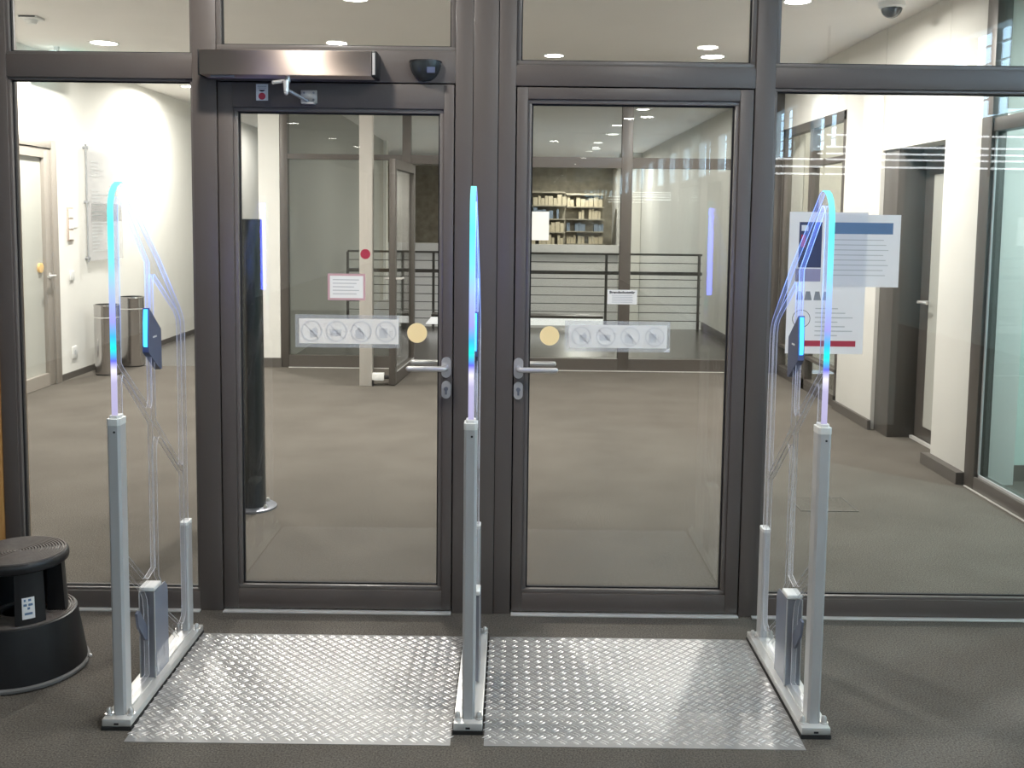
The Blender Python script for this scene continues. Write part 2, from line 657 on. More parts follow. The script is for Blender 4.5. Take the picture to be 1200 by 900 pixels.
# wall with piers on the other side of the lobby
PIERS = [(5.93, 6.44, 'a'), (7.52, 8.34, 'b')]
w = MB()
w.box(XR, XR + 0.3, 5.93, 6.44, 0, H, bev=0.004)
struct(w.build('wall_right', M['pier']))
struct(MB().box(XR - 0.01, XR + 0.29, 7.52, 8.34, 0, H, bev=0.004).build('wall_right_pier', M['pier']))
struct(MB().box(XR, XR + 0.3, 6.44, 7.52, 2.145, H).box(XR, XR + 0.3, 8.34, PY + 0.1, 2.55, H).build('wall_right_lintel', M['pier']))
struct(MB().box(XR + 0.01, XR + 0.25, PY + 0.1, 36, -3.0, H).build('wall_right_gallery', M['pier']))
struct(MB().box(XR - 0.055, XR, 5.93, 6.46, 0, 0.075).build('baseboard_right', M['skirt']))
struct(MB().box(XR - 0.035, XR - 0.01, 7.50, 8.34, 0, 0.075).build('baseboard_right_pier', M['skirt']))
struct(MB().box(XR - 0.01, XR + 0.01, PY + 0.1, 14.4, 0, 0.11).build('baseboard_gallery', M['skirt']))

# dark recess with a door between the two piers
door = empty('door_3', (XR, 6.44, 0), kind='structure')
B('door_frame', M['brown'], door, XR + 0.02, XR + 0.24, 7.25, 7.52, 0, 2.145, bev=0.004)
B('door_frame', M['brown'], door, XR + 0.20, XR + 0.28, 6.44, 7.25, 2.06, 2.145)
B('door_leaf', M['brown'], door, XR + 0.225, XR + 0.27, 6.44, 7.25, 0.0, 2.06)
B('door_glass', M['frost'], door, XR + 0.215, XR + 0.226, 6.58, 7.08, 0.12, 1.95)
MB().cyl((XR + 0.15, 7.12, 1.03), (XR + 0.225, 7.12, 1.03), 0.011).cyl((XR + 0.165, 7.12, 1.03), (XR + 0.165, 6.99, 1.03), 0.01).build('door_handle', M['steel'], door)
B('threshold', M['thresh'], door, XR + 0.19, XR + 0.215, 6.46, 7.25, 0, 0.02)

# ------------------------------------------------------------------ room behind the green glass partition
struct(MB().box(XR + 0.3, 6.2, 6.04, 6.2, 0, H).build('wall_side_room', M['green_wall']))
struct(MB().box(XR + 0.3, 6.2, 6.025, 6.04, 0, 0.10).build('baseboard_side_room', M['skirt']))
struct(MB().box(6.2, 6.35, -26, 6.2, 0, H).build('wall_side_room_end', M['green_wall']))
win = empty('window_7', (XR, 5.0, 0), kind='structure')
B('post', M['frame_far'], win, XR - 0.01, XR + 0.08, 5.80, 5.925, 0, H, bev=0.003)
B('post', M['frame_far'], win, XR, XR + 0.08, 3.97, 4.07, 0, H, bev=0.003)
B('bottom_rail', M['frame_far'], win, XR - 0.01, XR + 0.08, 4.07, 5.80, 0, 0.085, bev=0.003)
B('transom', M['frame_far'], win, XR, XR + 0.08, 4.07, 5.80, 2.14, 2.22, bev=0.003)
B('glazing_bead', M['alu'], win, XR + 0.012, XR + 0.022, 5.785, 5.80, 0.085, 2.14)
B('glazing_bead', M['alu'], win, XR + 0.012, XR + 0.022, 4.07, 5.80, 0.085, 0.10)
B('glass_pane', M['glass_green'], win, XR + 0.035, XR + 0.043, 4.07, 5.80, 0.085, 2.14)
B('glass_pane', M['glass_green'], win, XR + 0.035, XR + 0.043, 4.07, 5.80, 2.22, H)
B('floor_strip', M['thresh'], win, XR - 0.02, XR - 0.01, 4.0, 5.9, 0, 0.006)

# glazed panel and pale curtains further along the same side
win = empty('window_8', (XR, 9.3, 0), kind='structure')
B('post', M['frame_far'], win, XR, XR + 0.08, 8.34, 8.44, 0, 2.55, bev=0.003)
B('post', M['frame_far'], win, XR, XR + 0.08, 9.30, 9.38, 0, 2.55, bev=0.003)
B('post', M['frame_far'], win, XR, XR + 0.08, 10.22, 10.30, 0, 2.55, bev=0.003)
B('top_rail', M['frame_far'], win, XR, XR + 0.08, 8.34, 10.3, 2.47, 2.55)
B('transom', M['frame_far'], win, XR, XR + 0.08, 8.44, 9.30, 2.12, 2.17)
B('bottom_rail', M['frame_far'], win, XR, XR + 0.08, 8.34, 10.3, 0, 0.10)
B('bottom_rail', M['frame_far'], win, XR, XR + 0.08, 8.34, 10.3, 0.30, 0.325)
B('glass_pane', M['glass_far'], win, XR + 0.035, XR + 0.043, 8.44, 9.30, 0.10, 2.47)
B('glass_pane', M['glass_far'], win, XR + 0.035, XR + 0.043, 9.38, 10.22, 0.10, 2.47)
struct(MB().box(XR + 0.9, XR + 1.0, 7.6, 10.6, 0, H).build('wall_side_store', M['curtain']))
struct(MB().box(XR + 0.3, XR + 1.0, 7.55, 7.60, 0, H).box(XR + 0.3, XR + 1.0, 10.55, 10.6, 0, H).build('wall_side_store_ends', M['curtain']))

# ------------------------------------------------------------------ partition beyond the lobby, open door, gallery
part = empty('window_9', (0, PY, 0), kind='structure')
PB, PT, PZ = 0.13, 2.19, 2.245
POSTS = [(-2.437, -2.355), (-1.16, -1.07), (-0.10, -0.02), (1.125, 1.24), (2.70, 2.80)]
for a, b in POSTS:
    B('post', M['frame_far'], part, a, b, PY, PY + 0.09, 0, H, bev=0.004)
B('transom', M['frame_far'], part, -2.355, -0.02, PY + 0.005, PY + 0.085, PT, PZ)
B('transom', M['frame_far'], part, -0.02, 2.70, PY + 0.005, PY + 0.085, 2.135, PZ)
for a, b, dz in ((-2.355, -1.16, 2.19), (-0.02, 1.125, 2.135), (1.24, 2.70, 2.135)):
    B('bottom_rail', M['frame_far'], part, a, b, PY + 0.005, PY + 0.085, 0, PB)
    B('glass_pane', M['glass_far'], part, a, b, PY + 0.04, PY + 0.048, PB, dz)
for (a0, a1), (b0, b1) in zip(POSTS, POSTS[1:]):
    B('glass_pane', M['glass_far'], part, a1, b0, PY + 0.04, PY + 0.048, PZ, H)
B('floor_strip', M['thresh'], part, -2.355, -1.16, PY - 0.02, PY, 0, 0.006)
B('floor_strip', M['thresh'], part, -0.02, 2.70, PY - 0.02, PY, 0, 0.006)
struct(MB().box(-1.07, -0.10, PY + 0.01, PY + 0.08, 2.155, PT).build('trim_1', M['frame_far']))

# the leaf that stands open into the lobby
lf = empty('door_4', (-1.05, PY, 0), kind='structure')
lf.rotation_euler = (0, 0, math.radians(-4.2))


def lb(name, m, *b, bev=0.0):
    o = MB().box(*b, bev=bev).build(name, m)
    o.parent = lf
    return o


lb('leaf_stile', M['frame_far'], -0.03, 0.03, -1.09, -1.01, 0.01, 2.14, bev=0.003)
lb('leaf_stile', M['frame_far'], -0.03, 0.03, -0.09, -0.01, 0.01, 2.14, bev=0.003)
lb('leaf_rail', M['frame_far'], -0.03, 0.03, -1.01, -0.09, 0.01, 0.13)
lb('leaf_rail', M['frame_far'], -0.03, 0.03, -1.01, -0.09, 2.05, 2.14)
lb('glass_pane', M['glass_far'], -0.004, 0.004, -1.01, -0.09, 0.13, 2.05)
lb('glazing_bead', M['alu'], 0.03, 0.036, -1.01, -0.09, 0.125, 0.135)
for s in (-1, 1):
    o = MB().cyl((s * 0.03, -1.05, 1.02), (s * 0.075, -1.05, 1.02), 0.011).cyl((s * 0.075, -1.05, 1.02), (s * 0.075, -0.92, 1.02), 0.01).build('door_handle', M['steel'])
    o.parent = lf
o = MB().box(-0.075, -0.03, -0.42, -0.12, 2.07, 2.13).build('door_closer', M['alu_dark'])
o.parent = lf

# slim column beside it, with the door holder
struct(rebase(MB().box(-1.437, -1.317, 9.20, 9.32, 0, H, bev=0.006).build('trim_2', M['column'])))
dh = empty('door_holder', (-1.26, 9.24, 0), 'small white magnetic door holder between slim column and open glass door', 'door stop')
B('body', M['white_plastic'], dh, -1.317, -1.205, 9.19, 9.26, 0.055, 0.125, bev=0.006)
MB().cyl((-1.205, 9.225, 0.085), (-1.16, 9.225, 0.085), 0.018).build('plunger', M['rubber_black'], dh)
B('bracket', M['black'], dh, -1.315, -1.30, 9.19, 9.21, 0.0, 0.06)

# gallery railing
rail = empty('gallery_railing', (0, 14.3, 0), 'dark steel railing with horizontal wires at the gallery edge', 'railing')
B('handrail', M['wire'], rail, -2.4, 2.76, 14.28, 14.32, 1.085, 1.115)
B('knee_rail', M['wire'], rail, -2.4, 2.76, 14.27, 14.33, 0.80, 0.85)
for x in (-2.4, -1.15, 0.12, 1.368, 2.72):
    B('post', M['wire'], rail, x - 0.018, x + 0.018, 14.28, 14.32, 0, 1.09)
for z in (0.975, 0.735, 0.615, 0.49, 0.37, 0.25, 0.13):
    MB().cyl((-2.4, 14.3, z), (2.76, 14.3, z), 0.006, seg=6).build('wire', M['wire'], rail)
bench = empty('low_bench', (0, 14.0, 0), 'low bench with white front brightened by added glow and dark seat edge at foot of gallery railing', 'bench')
MB().prism([(-1.22, 0.10), (1.29, 0.10), (1.29, 0.20), (-1.14, 0.20)], 'Y', 13.80, 14.15).build('bench_front', M['bench_sheen'], bench)
B('seat', M['brown'], bench, -1.14, 1.29, 13.80, 14.15, 0.20, 0.235)
for x in (-1.0, 0.0, 1.15):
    B('foot', M['wire'], bench, x - 0.03, x + 0.03, 13.95, 14.1, 0, 0.10)

# far side of the atrium: slab edge, shelves behind it, pale wall below
struct(MB().box(-5.0, 2.36, 21.9, 22.1, 0.84, 1.03).build('trim_3', M['grey_slab']))
struct(MB().box(-5.0, 2.8, 22.05, 22.2, -3.0, 0.84).build('wall_atrium', M['grey_slab']))
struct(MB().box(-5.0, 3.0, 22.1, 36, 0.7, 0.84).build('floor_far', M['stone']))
struct(MB().box(-5.0, 3.0, 28.0, 28.2, 0.8, H).build('wall_far', M['olive']))
struct(MB().box(-5.2, -5.0, 19, 36, -3, H).build('wall_atrium_left', M['white']))
struct(MB().box(2.36, 2.8, 21.6, 22.2, -3.0, H).build('wall_atrium_column', M['curtain']))
for i, (x, y) in enumerate(((0.3, 24.5), (1.45, 26.5))):
    bc = empty('bookcase', (x, y, 0.84), ('tall bookcase of pale books seen far across the atrium, behind the white paper sheet',
                                           'tall bookcase of pale books seen far across the atrium, beside the dark post')[i], 'bookcase', 'bookcases across the atrium')
    B('back_panel', M['olive'], bc, x - 0.02, x + 1.0, y + 0.3, y + 0.33, 0.84, 2.3)
    for k in range(5):
        B('shelf', M['olive'], bc, x - 0.02, x + 1.0, y, y + 0.3, 0.92 + 0.33 * k, 0.95 + 0.33 * k)
    for k in range(4):
        m_ = MB()
        xx = x
        cols = [M['book_a'], M['book_b'], M['book_c']]
        while xx < x + 0.95:
            wd = random.uniform(0.05, 0.13)
            if random.random() < 0.8:
                m_.box(xx, xx + wd * 0.9, y + 0.03, y + 0.25, 0.95 + 0.33 * k, 0.95 + 0.33 * k + random.uniform(0.17, 0.28))
            xx += wd
        tag(m_.build('book_row', cols[(k + i) % 3] if (k + i) % 3 == 2 else M['book_a'], bc), kind='stuff')

# ------------------------------------------------------------------ white wall: glazed door, sign, switches, bins
dl = empty('door_5', (XL, 8.7, 0), kind='structure')
B('door_frame', M['taupe'], dl, XL - 0.1, XL + 0.03, 9.125, 9.225, 0, 2.268, bev=0.004)
B('door_frame', M['taupe'], dl, XL - 0.1, XL + 0.03, 8.17, 8.27, 0, 2.268, bev=0.004)
B('door_frame', M['taupe'], dl, XL - 0.1, XL + 0.03, 8.27, 9.125, 2.19, 2.268, bev=0.004)
B('leaf_stile', M['taupe'], dl, XL - 0.06, XL + 0.015, 9.00, 9.12, 0.005, 2.185, bev=0.003)
B('leaf_stile', M['taupe'], dl, XL - 0.06, XL + 0.015, 8.275, 8.36, 0.005, 2.185, bev=0.003)
B('leaf_rail', M['taupe'], dl, XL - 0.06, XL + 0.015, 8.36, 9.00, 2.10, 2.185)
B('leaf_rail', M['taupe'], dl, XL - 0.06, XL + 0.015, 8.36, 9.00, 0.005, 0.12)
B('glass_pane', M['frost'], dl, XL - 0.03, XL - 0.02, 8.36, 9.00, 0.12, 2.10)
hd = MB()
hd.cyl((XL + 0.015, 9.06, 1.02), (XL + 0.02, 9.06, 1.02), 0.028, seg=20)
hd.cyl((XL + 0.015, 9.06, 1.02), (XL + 0.07, 9.06, 1.02), 0.011)
hd.cyl((XL + 0.066, 9.06, 1.02), (XL + 0.066, 8.92, 1.02), 0.011)
hd.build('door_handle', M['steel'], dl)
o = MB().cyl((XL + 0.0, 8.93, 1.10), (XL - 0.018, 8.93, 1.10), 0.045, seg=28).build('round_sticker', M['yellow'])
tag(rebase(o), 'round yellow dot on the frosted door in the white wall', 'sticker')

sg = empty('wall_sign', (XL, 10.3, 1.11), 'large clear acrylic directory sign on white wall above the steel bins', 'sign')
B('panel', film_mat('sign_acrylic', (0.78, 0.78, 0.80), 0.4), sg, XL + 0.03, XL + 0.036, 9.86, 10.72, 1.12, 2.27)
MB().cyl((XL + 0.033, 9.85, 1.11), (XL + 0.033, 9.85, 2.285), 0.008).build('edge_rod', M['grey_ink'], sg)
for z in (1.15, 1.71, 2.25):
    MB().cyl((XL, 9.86, z), (XL + 0.05, 9.86, z), 0.014).build('standoff', M['grey_ink'], sg)
t = MB()
for k in range(26):
    z = 2.12 - 0.036 * k
    if k in (5, 6, 7, 13, 16):
        continue
    t.box(XL + 0.0365, XL + 0.0372, 9.95, 9.95 + random.uniform(0.12, 0.4), z - 0.006, z + 0.006)
t.build('print_lines', M['pale_ink'], sg)
B('print_block', film_mat('sign_grey_block', (0.5, 0.5, 0.5), 0.35), sg, XL + 0.0365, XL + 0.0372, 9.93, 10.70, 1.52, 1.70)

bp = empty('switch_panel', (XL, 9.52, 1.33), 'beige framed strip of three switch plates beside the frosted door', 'switch')
B('frame', M['beige'], bp, XL, XL + 0.015, 9.46, 9.575, 1.33, 1.655, bev=0.003)
for z in (1.345, 1.45, 1.555):
    B('plate', M['white_plastic'], bp, XL + 0.014, XL + 0.022, 9.478, 9.557, z, z + 0.085)
tag(rebase(MB().box(XL, XL + 0.008, 9.60, 9.68, 1.46, 1.53).build('paper_note', M['paper'])), 'tiny white note on the white wall beside the beige switch strip', 'note')
tag(rebase(MB().box(XL, XL + 0.015, 9.48, 9.57, 0.95, 1.04, bev=0.004).build('light_switch', M['white_plastic'])), 'white light switch on white wall beside the door handle', 'switch')
so = empty('wall_socket', (XL, 9.55, 0.2), 'white power socket low on the white wall beside the bins', 'socket')
B('plate', M['white_plastic'], so, XL, XL + 0.012, 9.50, 9.60, 0.18, 0.30, bev=0.004)
MB().cyl((XL + 0.008, 9.55, 0.24), (XL + 0.0125, 9.55, 0.24), 0.025, seg=20).build('well', M['pale_ink'], so)

for i, (x, y, h, r) in enumerate(((-4.03, 9.72, 0.70, 0.122), (-4.0, 10.28, 0.735, 0.122))):
    b = empty('waste_bin', (x, y, 0), ('round steel waste bin nearest the wall socket', 'round steel waste bin behind the first one along the white wall')[i],
              'bin', 'steel bins along the white wall')
    MB().lathe([(0, 0.012), (r, 0.012), (r, h - 0.02), (r + 0.004, h - 0.012), (r + 0.002, h), (r - 0.012, h), (r - 0.012, 0.06), (0, 0.06)], (x, y, 0), 36).build('shell', M['chrome'], b)
    MB().lathe([(0, 0), (r - 0.006, 0), (r - 0.006, 0.012), (0, 0.012)], (x, y, 0), 36).build('foot_ring', M['black'], b)
    MB().lathe([(r + 0.001, h - 0.13), (r + 0.003, h - 0.128), (r + 0.003, h - 0.122), (r + 0.001, h - 0.12)], (x, y, 0), 36).build('band', M['steel'], b)

# ceiling fittings
sd = empty('smoke_detector', (-3.63, 7.51, H), 'square white smoke detector on lobby ceiling near the frosted door', 'detector')
B('base', M['white_plastic'], sd, -3.70, -3.56, 7.44, 7.58, H - 0.02, H, bev=0.004)
B('slot', M['ink'], sd, -3.69, -3.57, 7.436, 7.442, H - 0.012, H - 0.002)
MB().lathe([(0, H - 0.055), (0.035, H - 0.05), (0.05, H - 0.02), (0, H - 0.02)], (-3.63, 7.51, 0), 24).build('head', M['white_plastic'], sd)
ex = empty('exit_sign', (-4.04, 8.95, H), 'green and white lit exit sign hung from ceiling above the frosted door', 'exit sign')
B('housing', M['exit_white'], ex, -4.075, -4.01, 8.73, 9.22, 2.84, 3.015, bev=0.003)
B('stem', M['white_plastic'], ex, -4.06, -4.03, 8.80, 8.84, 3.015, H)
B('stem', M['white_plastic'], ex, -4.06, -4.03, 9.10, 9.14, 3.015, H)
e = MB()
e.box(-4.012, -4.006, 8.86, 9.20, 2.86, 2.995)
e.build('green_panel', M['exit_green'], ex)
e = MB()
e.box(-4.006, -4.003, 8.88, 8.97, 2.875, 2.98)
e.build('door_symbol', M['exit_white'], ex)
e = MB()
e.prism([(9.06, 2.915), (9.10, 2.945), (9.10, 2.925), (9.17, 2.925), (9.17, 2.905), (9.10, 2.905), (9.10, 2.885)], 'X', -4.006, -4.003)
e.build('arrow', M['exit_white'], ex)
dc = empty('dome_camera', (2.50, 6.67, H), 'dark dome camera on the lobby ceiling near the side wall', 'camera')
MB().lathe([(0.085, H), (0.085, H - 0.03), (0.07, H - 0.04), (0, H - 0.04)], (2.50, 6.67, 0), 28).build('mount', M['white_plastic'], dc)
MB().lathe([(0.068, H - 0.035)] + [(0.068 * math.cos(a), H - 0.035 - 0.068 * math.sin(a)) for a in [k * PI / 16 for k in range(1, 9)]], (2.50, 6.67, 0), 28).build('dome', M['blacksatin'], dc)

# ------------------------------------------------------------------ black column behind the glass
pc = empty('standing_column', (-1.41, 5.28, 0), 'tall glossy black round column on bolted foot plate inside the lobby', 'column')
MB().lathe([(0, 0.014), (0.07, 0.014), (0.066, 0.8), (0.062, 1.575), (0.058, 1.58), (0, 1.58)], (-1.41, 5.28, 0), 40).build('shaft', M['blacksatin'], pc)
MB().lathe([(0, 0), (0.128, 0), (0.128, 0.010), (0.122, 0.014), (0, 0.014)], (-1.41, 5.28, 0), 40).build('foot_plate', M['alu_dark'], pc)
for a in (-2.0, -0.6, 0.9, 2.5):
    MB().lathe([(0, 0.034), (0.007, 0.032), (0.011, 0.022), (0.011, 0.014)], (-1.41 + 0.1 * math.cos(a), 5.28 + 0.1 * math.sin(a), 0), 12).build('bolt', M['steel'], pc)

# service hatch in the lobby carpet
hf = empty('floor_hatch', (1.78, 5.47, 0), 'square carpeted service hatch with thin dark rim in lobby floor', 'hatch')
m_ = MB()
for b in ((1.62, 1.94, 5.33, 5.336), (1.62, 1.94, 5.594, 5.60), (1.62, 1.626, 5.336, 5.594), (1.934, 1.94, 5.336, 5.594)):
    m_.box(*b, 0, 0.003)
m_.build('rim', M['skirt'], hf)
B('lid', M['carpet'], hf, 1.627, 1.933, 5.337, 5.593, 0, 0.002)

# ------------------------------------------------------------------ glazed entrance: posts and transoms
fr = empty('trim_4', (0, FY, 0), kind='structure')
D1 = FY + 0.085
for a, b, y0 in ((-2.031, -1.970, FY), (-1.250, -1.157, FY), (-0.229, -0.161, FY), (-0.159, -0.063, FY - 0.004), (-0.061, 0.006, FY), (0.934, 1.010, FY), (2.70, 2.80, FY)):
    B('post', M['frame'], fr, a, b, y0, D1, 0, H, bev=0.002)
for a, b, z0, z1 in ((-1.970, -1.250, 2.124, 2.213), (-1.157, -0.229, 2.119, 2.240), (0.006, 0.934, 2.113, 2.192), (1.010, 2.70, 2.116, 2.194)):
    B('transom', M['frame'], fr, a, b, FY + 0.001, D1, z0, z1, bev=0.002)
for a, b in ((-1.970, -1.250), (1.010, 2.70)):
    B('bottom_rail', M['frame'], fr, a, b, FY + 0.001, D1, 0.006, 0.078, bev=0.002)
m_ = MB()
for a, b in ((-1.162, -1.145), (-0.240, -0.225), (0.002, 0.016), (0.924, 0.938)):
    m_.box(a, b, FY + 0.045, FY + 0.08, 0, 2.13)
m_.box(-1.16, -0.22, FY + 0.045, FY + 0.08, 2.108, 2.125).box(0.0, 0.94, FY + 0.045, FY + 0.08, 2.102, 2.118)
m_.build('rebate_gasket', M['gasket'], fr)
B('cover_seam', M['gasket'], fr, -0.1615, -0.1585, FY + 0.004, FY + 0.02, 0, H)
B('cover_seam', M['gasket'], fr, -0.0635, -0.0605, FY + 0.004, FY + 0.02, 0, H)
for a, b in ((-1.965, -1.247), (-1.153, -0.233), (0.010, 0.930), (0.985, 2.72)):
    B('threshold', M['thresh'], fr, a, b, FY - 0.022, FY + 0.03, 0, 0.006, bev=0.001)


def window(n, x0, x1, z0, z1, bead=0.014, step=0.010):
    w_ = empty('window_%d' % n, ((x0 + x1) / 2, FY, z0), kind='structure')
    for (a, b, c, d) in ((x0, x1, z1 - bead, z1), (x0, x1, z0, z0 + bead), (x0, x0 + bead, z0 + bead, z1 - bead), (x1 - bead, x1, z0 + bead, z1 - bead)):
        B('glazing_bead', M['bead'], w_, a, b, FY + step, FY + 0.04, c, d, bev=0.002)
    g = 0.005
    for (a, b, c, d) in ((x0 + bead, x1 - bead, z1 - bead - g, z1 - bead), (x0 + bead, x1 - bead, z0 + bead, z0 + bead + g),
                         (x0 + bead, x0 + bead + g, z0 + bead + g, z1 - bead - g), (x1 - bead - g, x1 - bead, z0 + bead + g, z1 - bead - g)):
        B('gasket', M['gasket'], w_, a, b, FY + 0.026, FY + 0.039, c, d)
    B('glass_pane', M['glass'], w_, x0 + bead, x1 - bead, FY + 0.040, FY + 0.048, z0 + bead, z1 - bead)
    return w_


window(1, -1.970, -1.250, 0.078, 2.124, bead=0.010)
window(2, -1.970, -1.250, 2.213, H, bead=0.010)
window(3, -1.157, -0.229, 2.240, H, bead=0.018)
window(4, 0.006, 0.934, 2.192, H, bead=0.018)
window(5, 1.010, 2.70, 2.194, H, bead=0.016)
window(6, 1.010, 2.70, 0.078, 2.116, bead=0.012)


def leaf(n, x0, x1, zt, gx0, gx1, gz0, gz1, handed, label_side):
    d = empty('door_%d' % n, ((x0 + x1) / 2, FY, 0), kind='structure')
    y0, y1 = FY + 0.002, FY + 0.07
    bd = 0.016
    B('stile', M['frame'], d, x0, gx0 - bd, y0, y1, 0.012, zt, bev=0.002)
    B('stile', M['frame'], d, gx1 + bd, x1, y0, y1, 0.012, zt, bev=0.002)
    B('top_rail', M['frame'], d, gx0 - bd, gx1 + bd, y0, y1, gz1 + bd, zt, bev=0.002)
    B('bottom_rail', M['frame'], d, gx0 - bd, gx1 + bd, y0, y1, 0.012, gz0 - bd, bev=0.002)
    for (a, b, c, e_) in ((gx0 - bd, gx1 + bd, gz1, gz1 + bd), (gx0 - bd, gx1 + bd, gz0 - bd, gz0), (gx0 - bd, gx0, gz0, gz1), (gx1, gx1 + bd, gz0, gz1)):
        B('glazing_bead', M['bead'], d, a, b, FY + 0.012, FY + 0.042, c, e_, bev=0.002)
    g = 0.006
    for (a, b, c, e_) in ((gx0, gx1, gz1 - g, gz1), (gx0, gx1, gz0, gz0 + g), (gx0, gx0 + g, gz0 + g, gz1 - g), (gx1 - g, gx1, gz0 + g, gz1 - g)):
        B('gasket', M['gasket'], d, a, b, FY + 0.028, FY + 0.041, c, e_)
    B('glass_pane', M['glass'], d, gx0, gx1, FY + 0.042, FY + 0.050, gz0, gz1)
    # lever handles on both faces, key rosettes
    hx = (x1 - 0.024) if handed > 0 else (x0 + 0.018)
    s = -handed
    zh = 1.008
    for face in (-1, 1):
        yf = y0 if face < 0 else y1
        hd_ = MB()
        pl = [(hx + p, zh + q) for p, q in arc(0, 0.022, 0.019, 0, PI, 12) + arc(0, -0.022, 0.019, PI, 2 * PI, 12)]
        hd_.prism(pl, 'Y', yf + face * 0.008, yf)
        ros = hd_.build('handle_rosette', M['steel'], d)
        lv = MB()
        yy = yf + face * 0.052
        pts = [(hx, yf, zh), (hx, yy - face * 0.012, zh)] + [(hx + s * 0.012 * (1 - math.cos(a)), yy - face * 0.012 * (1 - math.sin(a)), zh) for a in [PI / 8 * k for k in range(1, 5)]]
        pts += [(hx + s * 0.145, yy, zh)]
        lv.tube(pts, 0.0105, 14)
        lv.ball((hx + s * 0.145, yy, zh), 0.0105, 12)
        lv.build('lever_handle', M['steel'], ros)
        kz = zh - 0.09
        k_ = MB()
        k_.prism([(hx + p, kz + q) for p, q in arc(0, 0.017, 0.018, 0, PI, 12) + arc(0, -0.017, 0.018, PI, 2 * PI, 12)], 'Y', yf + face * 0.008, yf)
        kr = k_.build('key_rosette', M['steel'], d)
        if face < 0:
            k_ = MB()
            k_.prism([(hx + p, kz + q) for p, q in circle(0, 0.005, 0.0085, 16)], 'Y', yf - 0.0085, yf - 0.013)
            k_.prism([(hx - 0.004, kz + 0.0), (hx + 0.004, kz + 0.0), (hx + 0.004, kz - 0.018), (hx - 0.004, kz - 0.018)], 'Y', yf - 0.0085, yf - 0.012)
            k_.build('lock_cylinder', M['alu_dark'], kr)
    return d


leaf(1, -1.152, -0.234, 2.114, -1.079, -0.289, 0.107, 2.003, 1, 'left')
leaf(2, 0.011, 0.929, 2.108, 0.0685, 0.861, 0.103, 2.047, -1, 'right')

# wood panel beside the entrance and oak strip standing in for a wood reflection
struct(MB().box(-2.9, -2.034, FY - 0.01, FY + 0.09, 0, H).build('wall_left_panel', M['orange']))
struct(MB().box(-2.25, -2.037, FY + 0.09, FY + 0.22, 0, H).build('trim_5', M['oak']))
struct(MB().box(-5.2, -2.25, FY + 0.09, FY + 0.15, 0, H).build('wall_front_left', M['white']))

# ------------------------------------------------------------------ door operator, sensor, label
op = empty('door_operator', (-0.856, FY, 2.125), 'long brushed metal door operator box above the door with elbow arm', 'door operator')
B('housing', M['brushed'], op, -1.187, -0.540, FY - 0.11, FY, 2.127, 2.219, bev=0.003)
B('end_cap', M['black'], op, -0.540, -0.520, FY - 0.105, FY, 2.124, 2.221, bev=0.004)
B('end_cap', M['black'], op, -1.195, -1.187, FY - 0.105, FY, 2.124, 2.221, bev=0.003)
B('end_trim', M['steel'], op, -0.536, -0.526, FY - 0.109, FY - 0.104, 2.132, 2.213)
MB().prism([(-1.15, FY - 0.09), (-1.10, FY - 0.10), (-1.06, FY - 0.09), (-1.10, FY - 0.08)], 'Z', 2.120, 2.127).build('status_lens', M['alu_dark'], op)
MB().cyl((-0.862, FY - 0.072, 2.127), (-0.862, FY - 0.072, 2.104), 0.010).build('drive_spindle', M['steel'], op)
MB().tube([(-0.862, FY - 0.072, 2.112), (-0.905, FY - 0.13, 2.096)], 0.007, 10).build('crank_arm', M['steel'], op)
MB().cyl((-0.862, FY - 0.10, 2.108), (-0.862, FY - 0.10, 2.066), 0.012, 0.010).ball((-0.862, FY - 0.10, 2.062), 0.009).build('elbow', M['steel'], op)
MB().tube([(-0.858, FY - 0.10, 2.072), (-0.795, FY - 0.028, 2.040)], 0.007, 10).build('link_arm', M['alu_dark'], op)
MB().box(-0.828, -0.765, FY - 0.006, FY + 0.002, 2.035, 2.085, bev=0.002).box(-0.820, -0.770, FY - 0.035, FY, 2.030, 2.037).build('door_shoe', M['steel'], op)
for x, z in ((-0.815, 2.075), (-0.778, 2.075), (-0.778, 2.048)):
    MB().cyl((x, FY - 0.009, z), (x, FY - 0.005, z), 0.004, seg=10).build('screw', M['alu_dark'], op)

ms = empty('motion_sensor', (-0.348, FY, 2.11), 'black half-dome motion sensor on the frame beside the operator box', 'sensor')
rw = MB()
ring = []
N1, N2 = 18, 8
for j in range(N2 + 1):
    a = PI / 2 * j / N2
    rw_ = []
    for k in range(N1 + 1):
        b = PI * k / N1
        rw_.append(rw.bm.verts.new((-0.346 - 0.062 * math.cos(b) * math.cos(a), FY - 0.058 * math.sin(b) * math.cos(a), 2.197 - 0.075 * math.sin(a))))
    ring.append(rw_)
for a, b in zip(ring, ring[1:]):
    for k in range(N1):
        try:
            rw.bm.faces.new((a[k], a[k + 1], b[k + 1], b[k]))
        except ValueError:
            pass
rw.build('shell', M['blacksatin'], ms)
MB().prism([(-0.346 - 0.0625 * math.cos(PI * k / 16), FY - 0.0585 * math.sin(PI * k / 16)) for k in range(17)], 'Z', 2.195, 2.201).build('lid', M['black'], ms)
B('lens_window', M['badge'], ms, -0.335, -0.305, FY - 0.056, FY - 0.050, 2.150, 2.172)

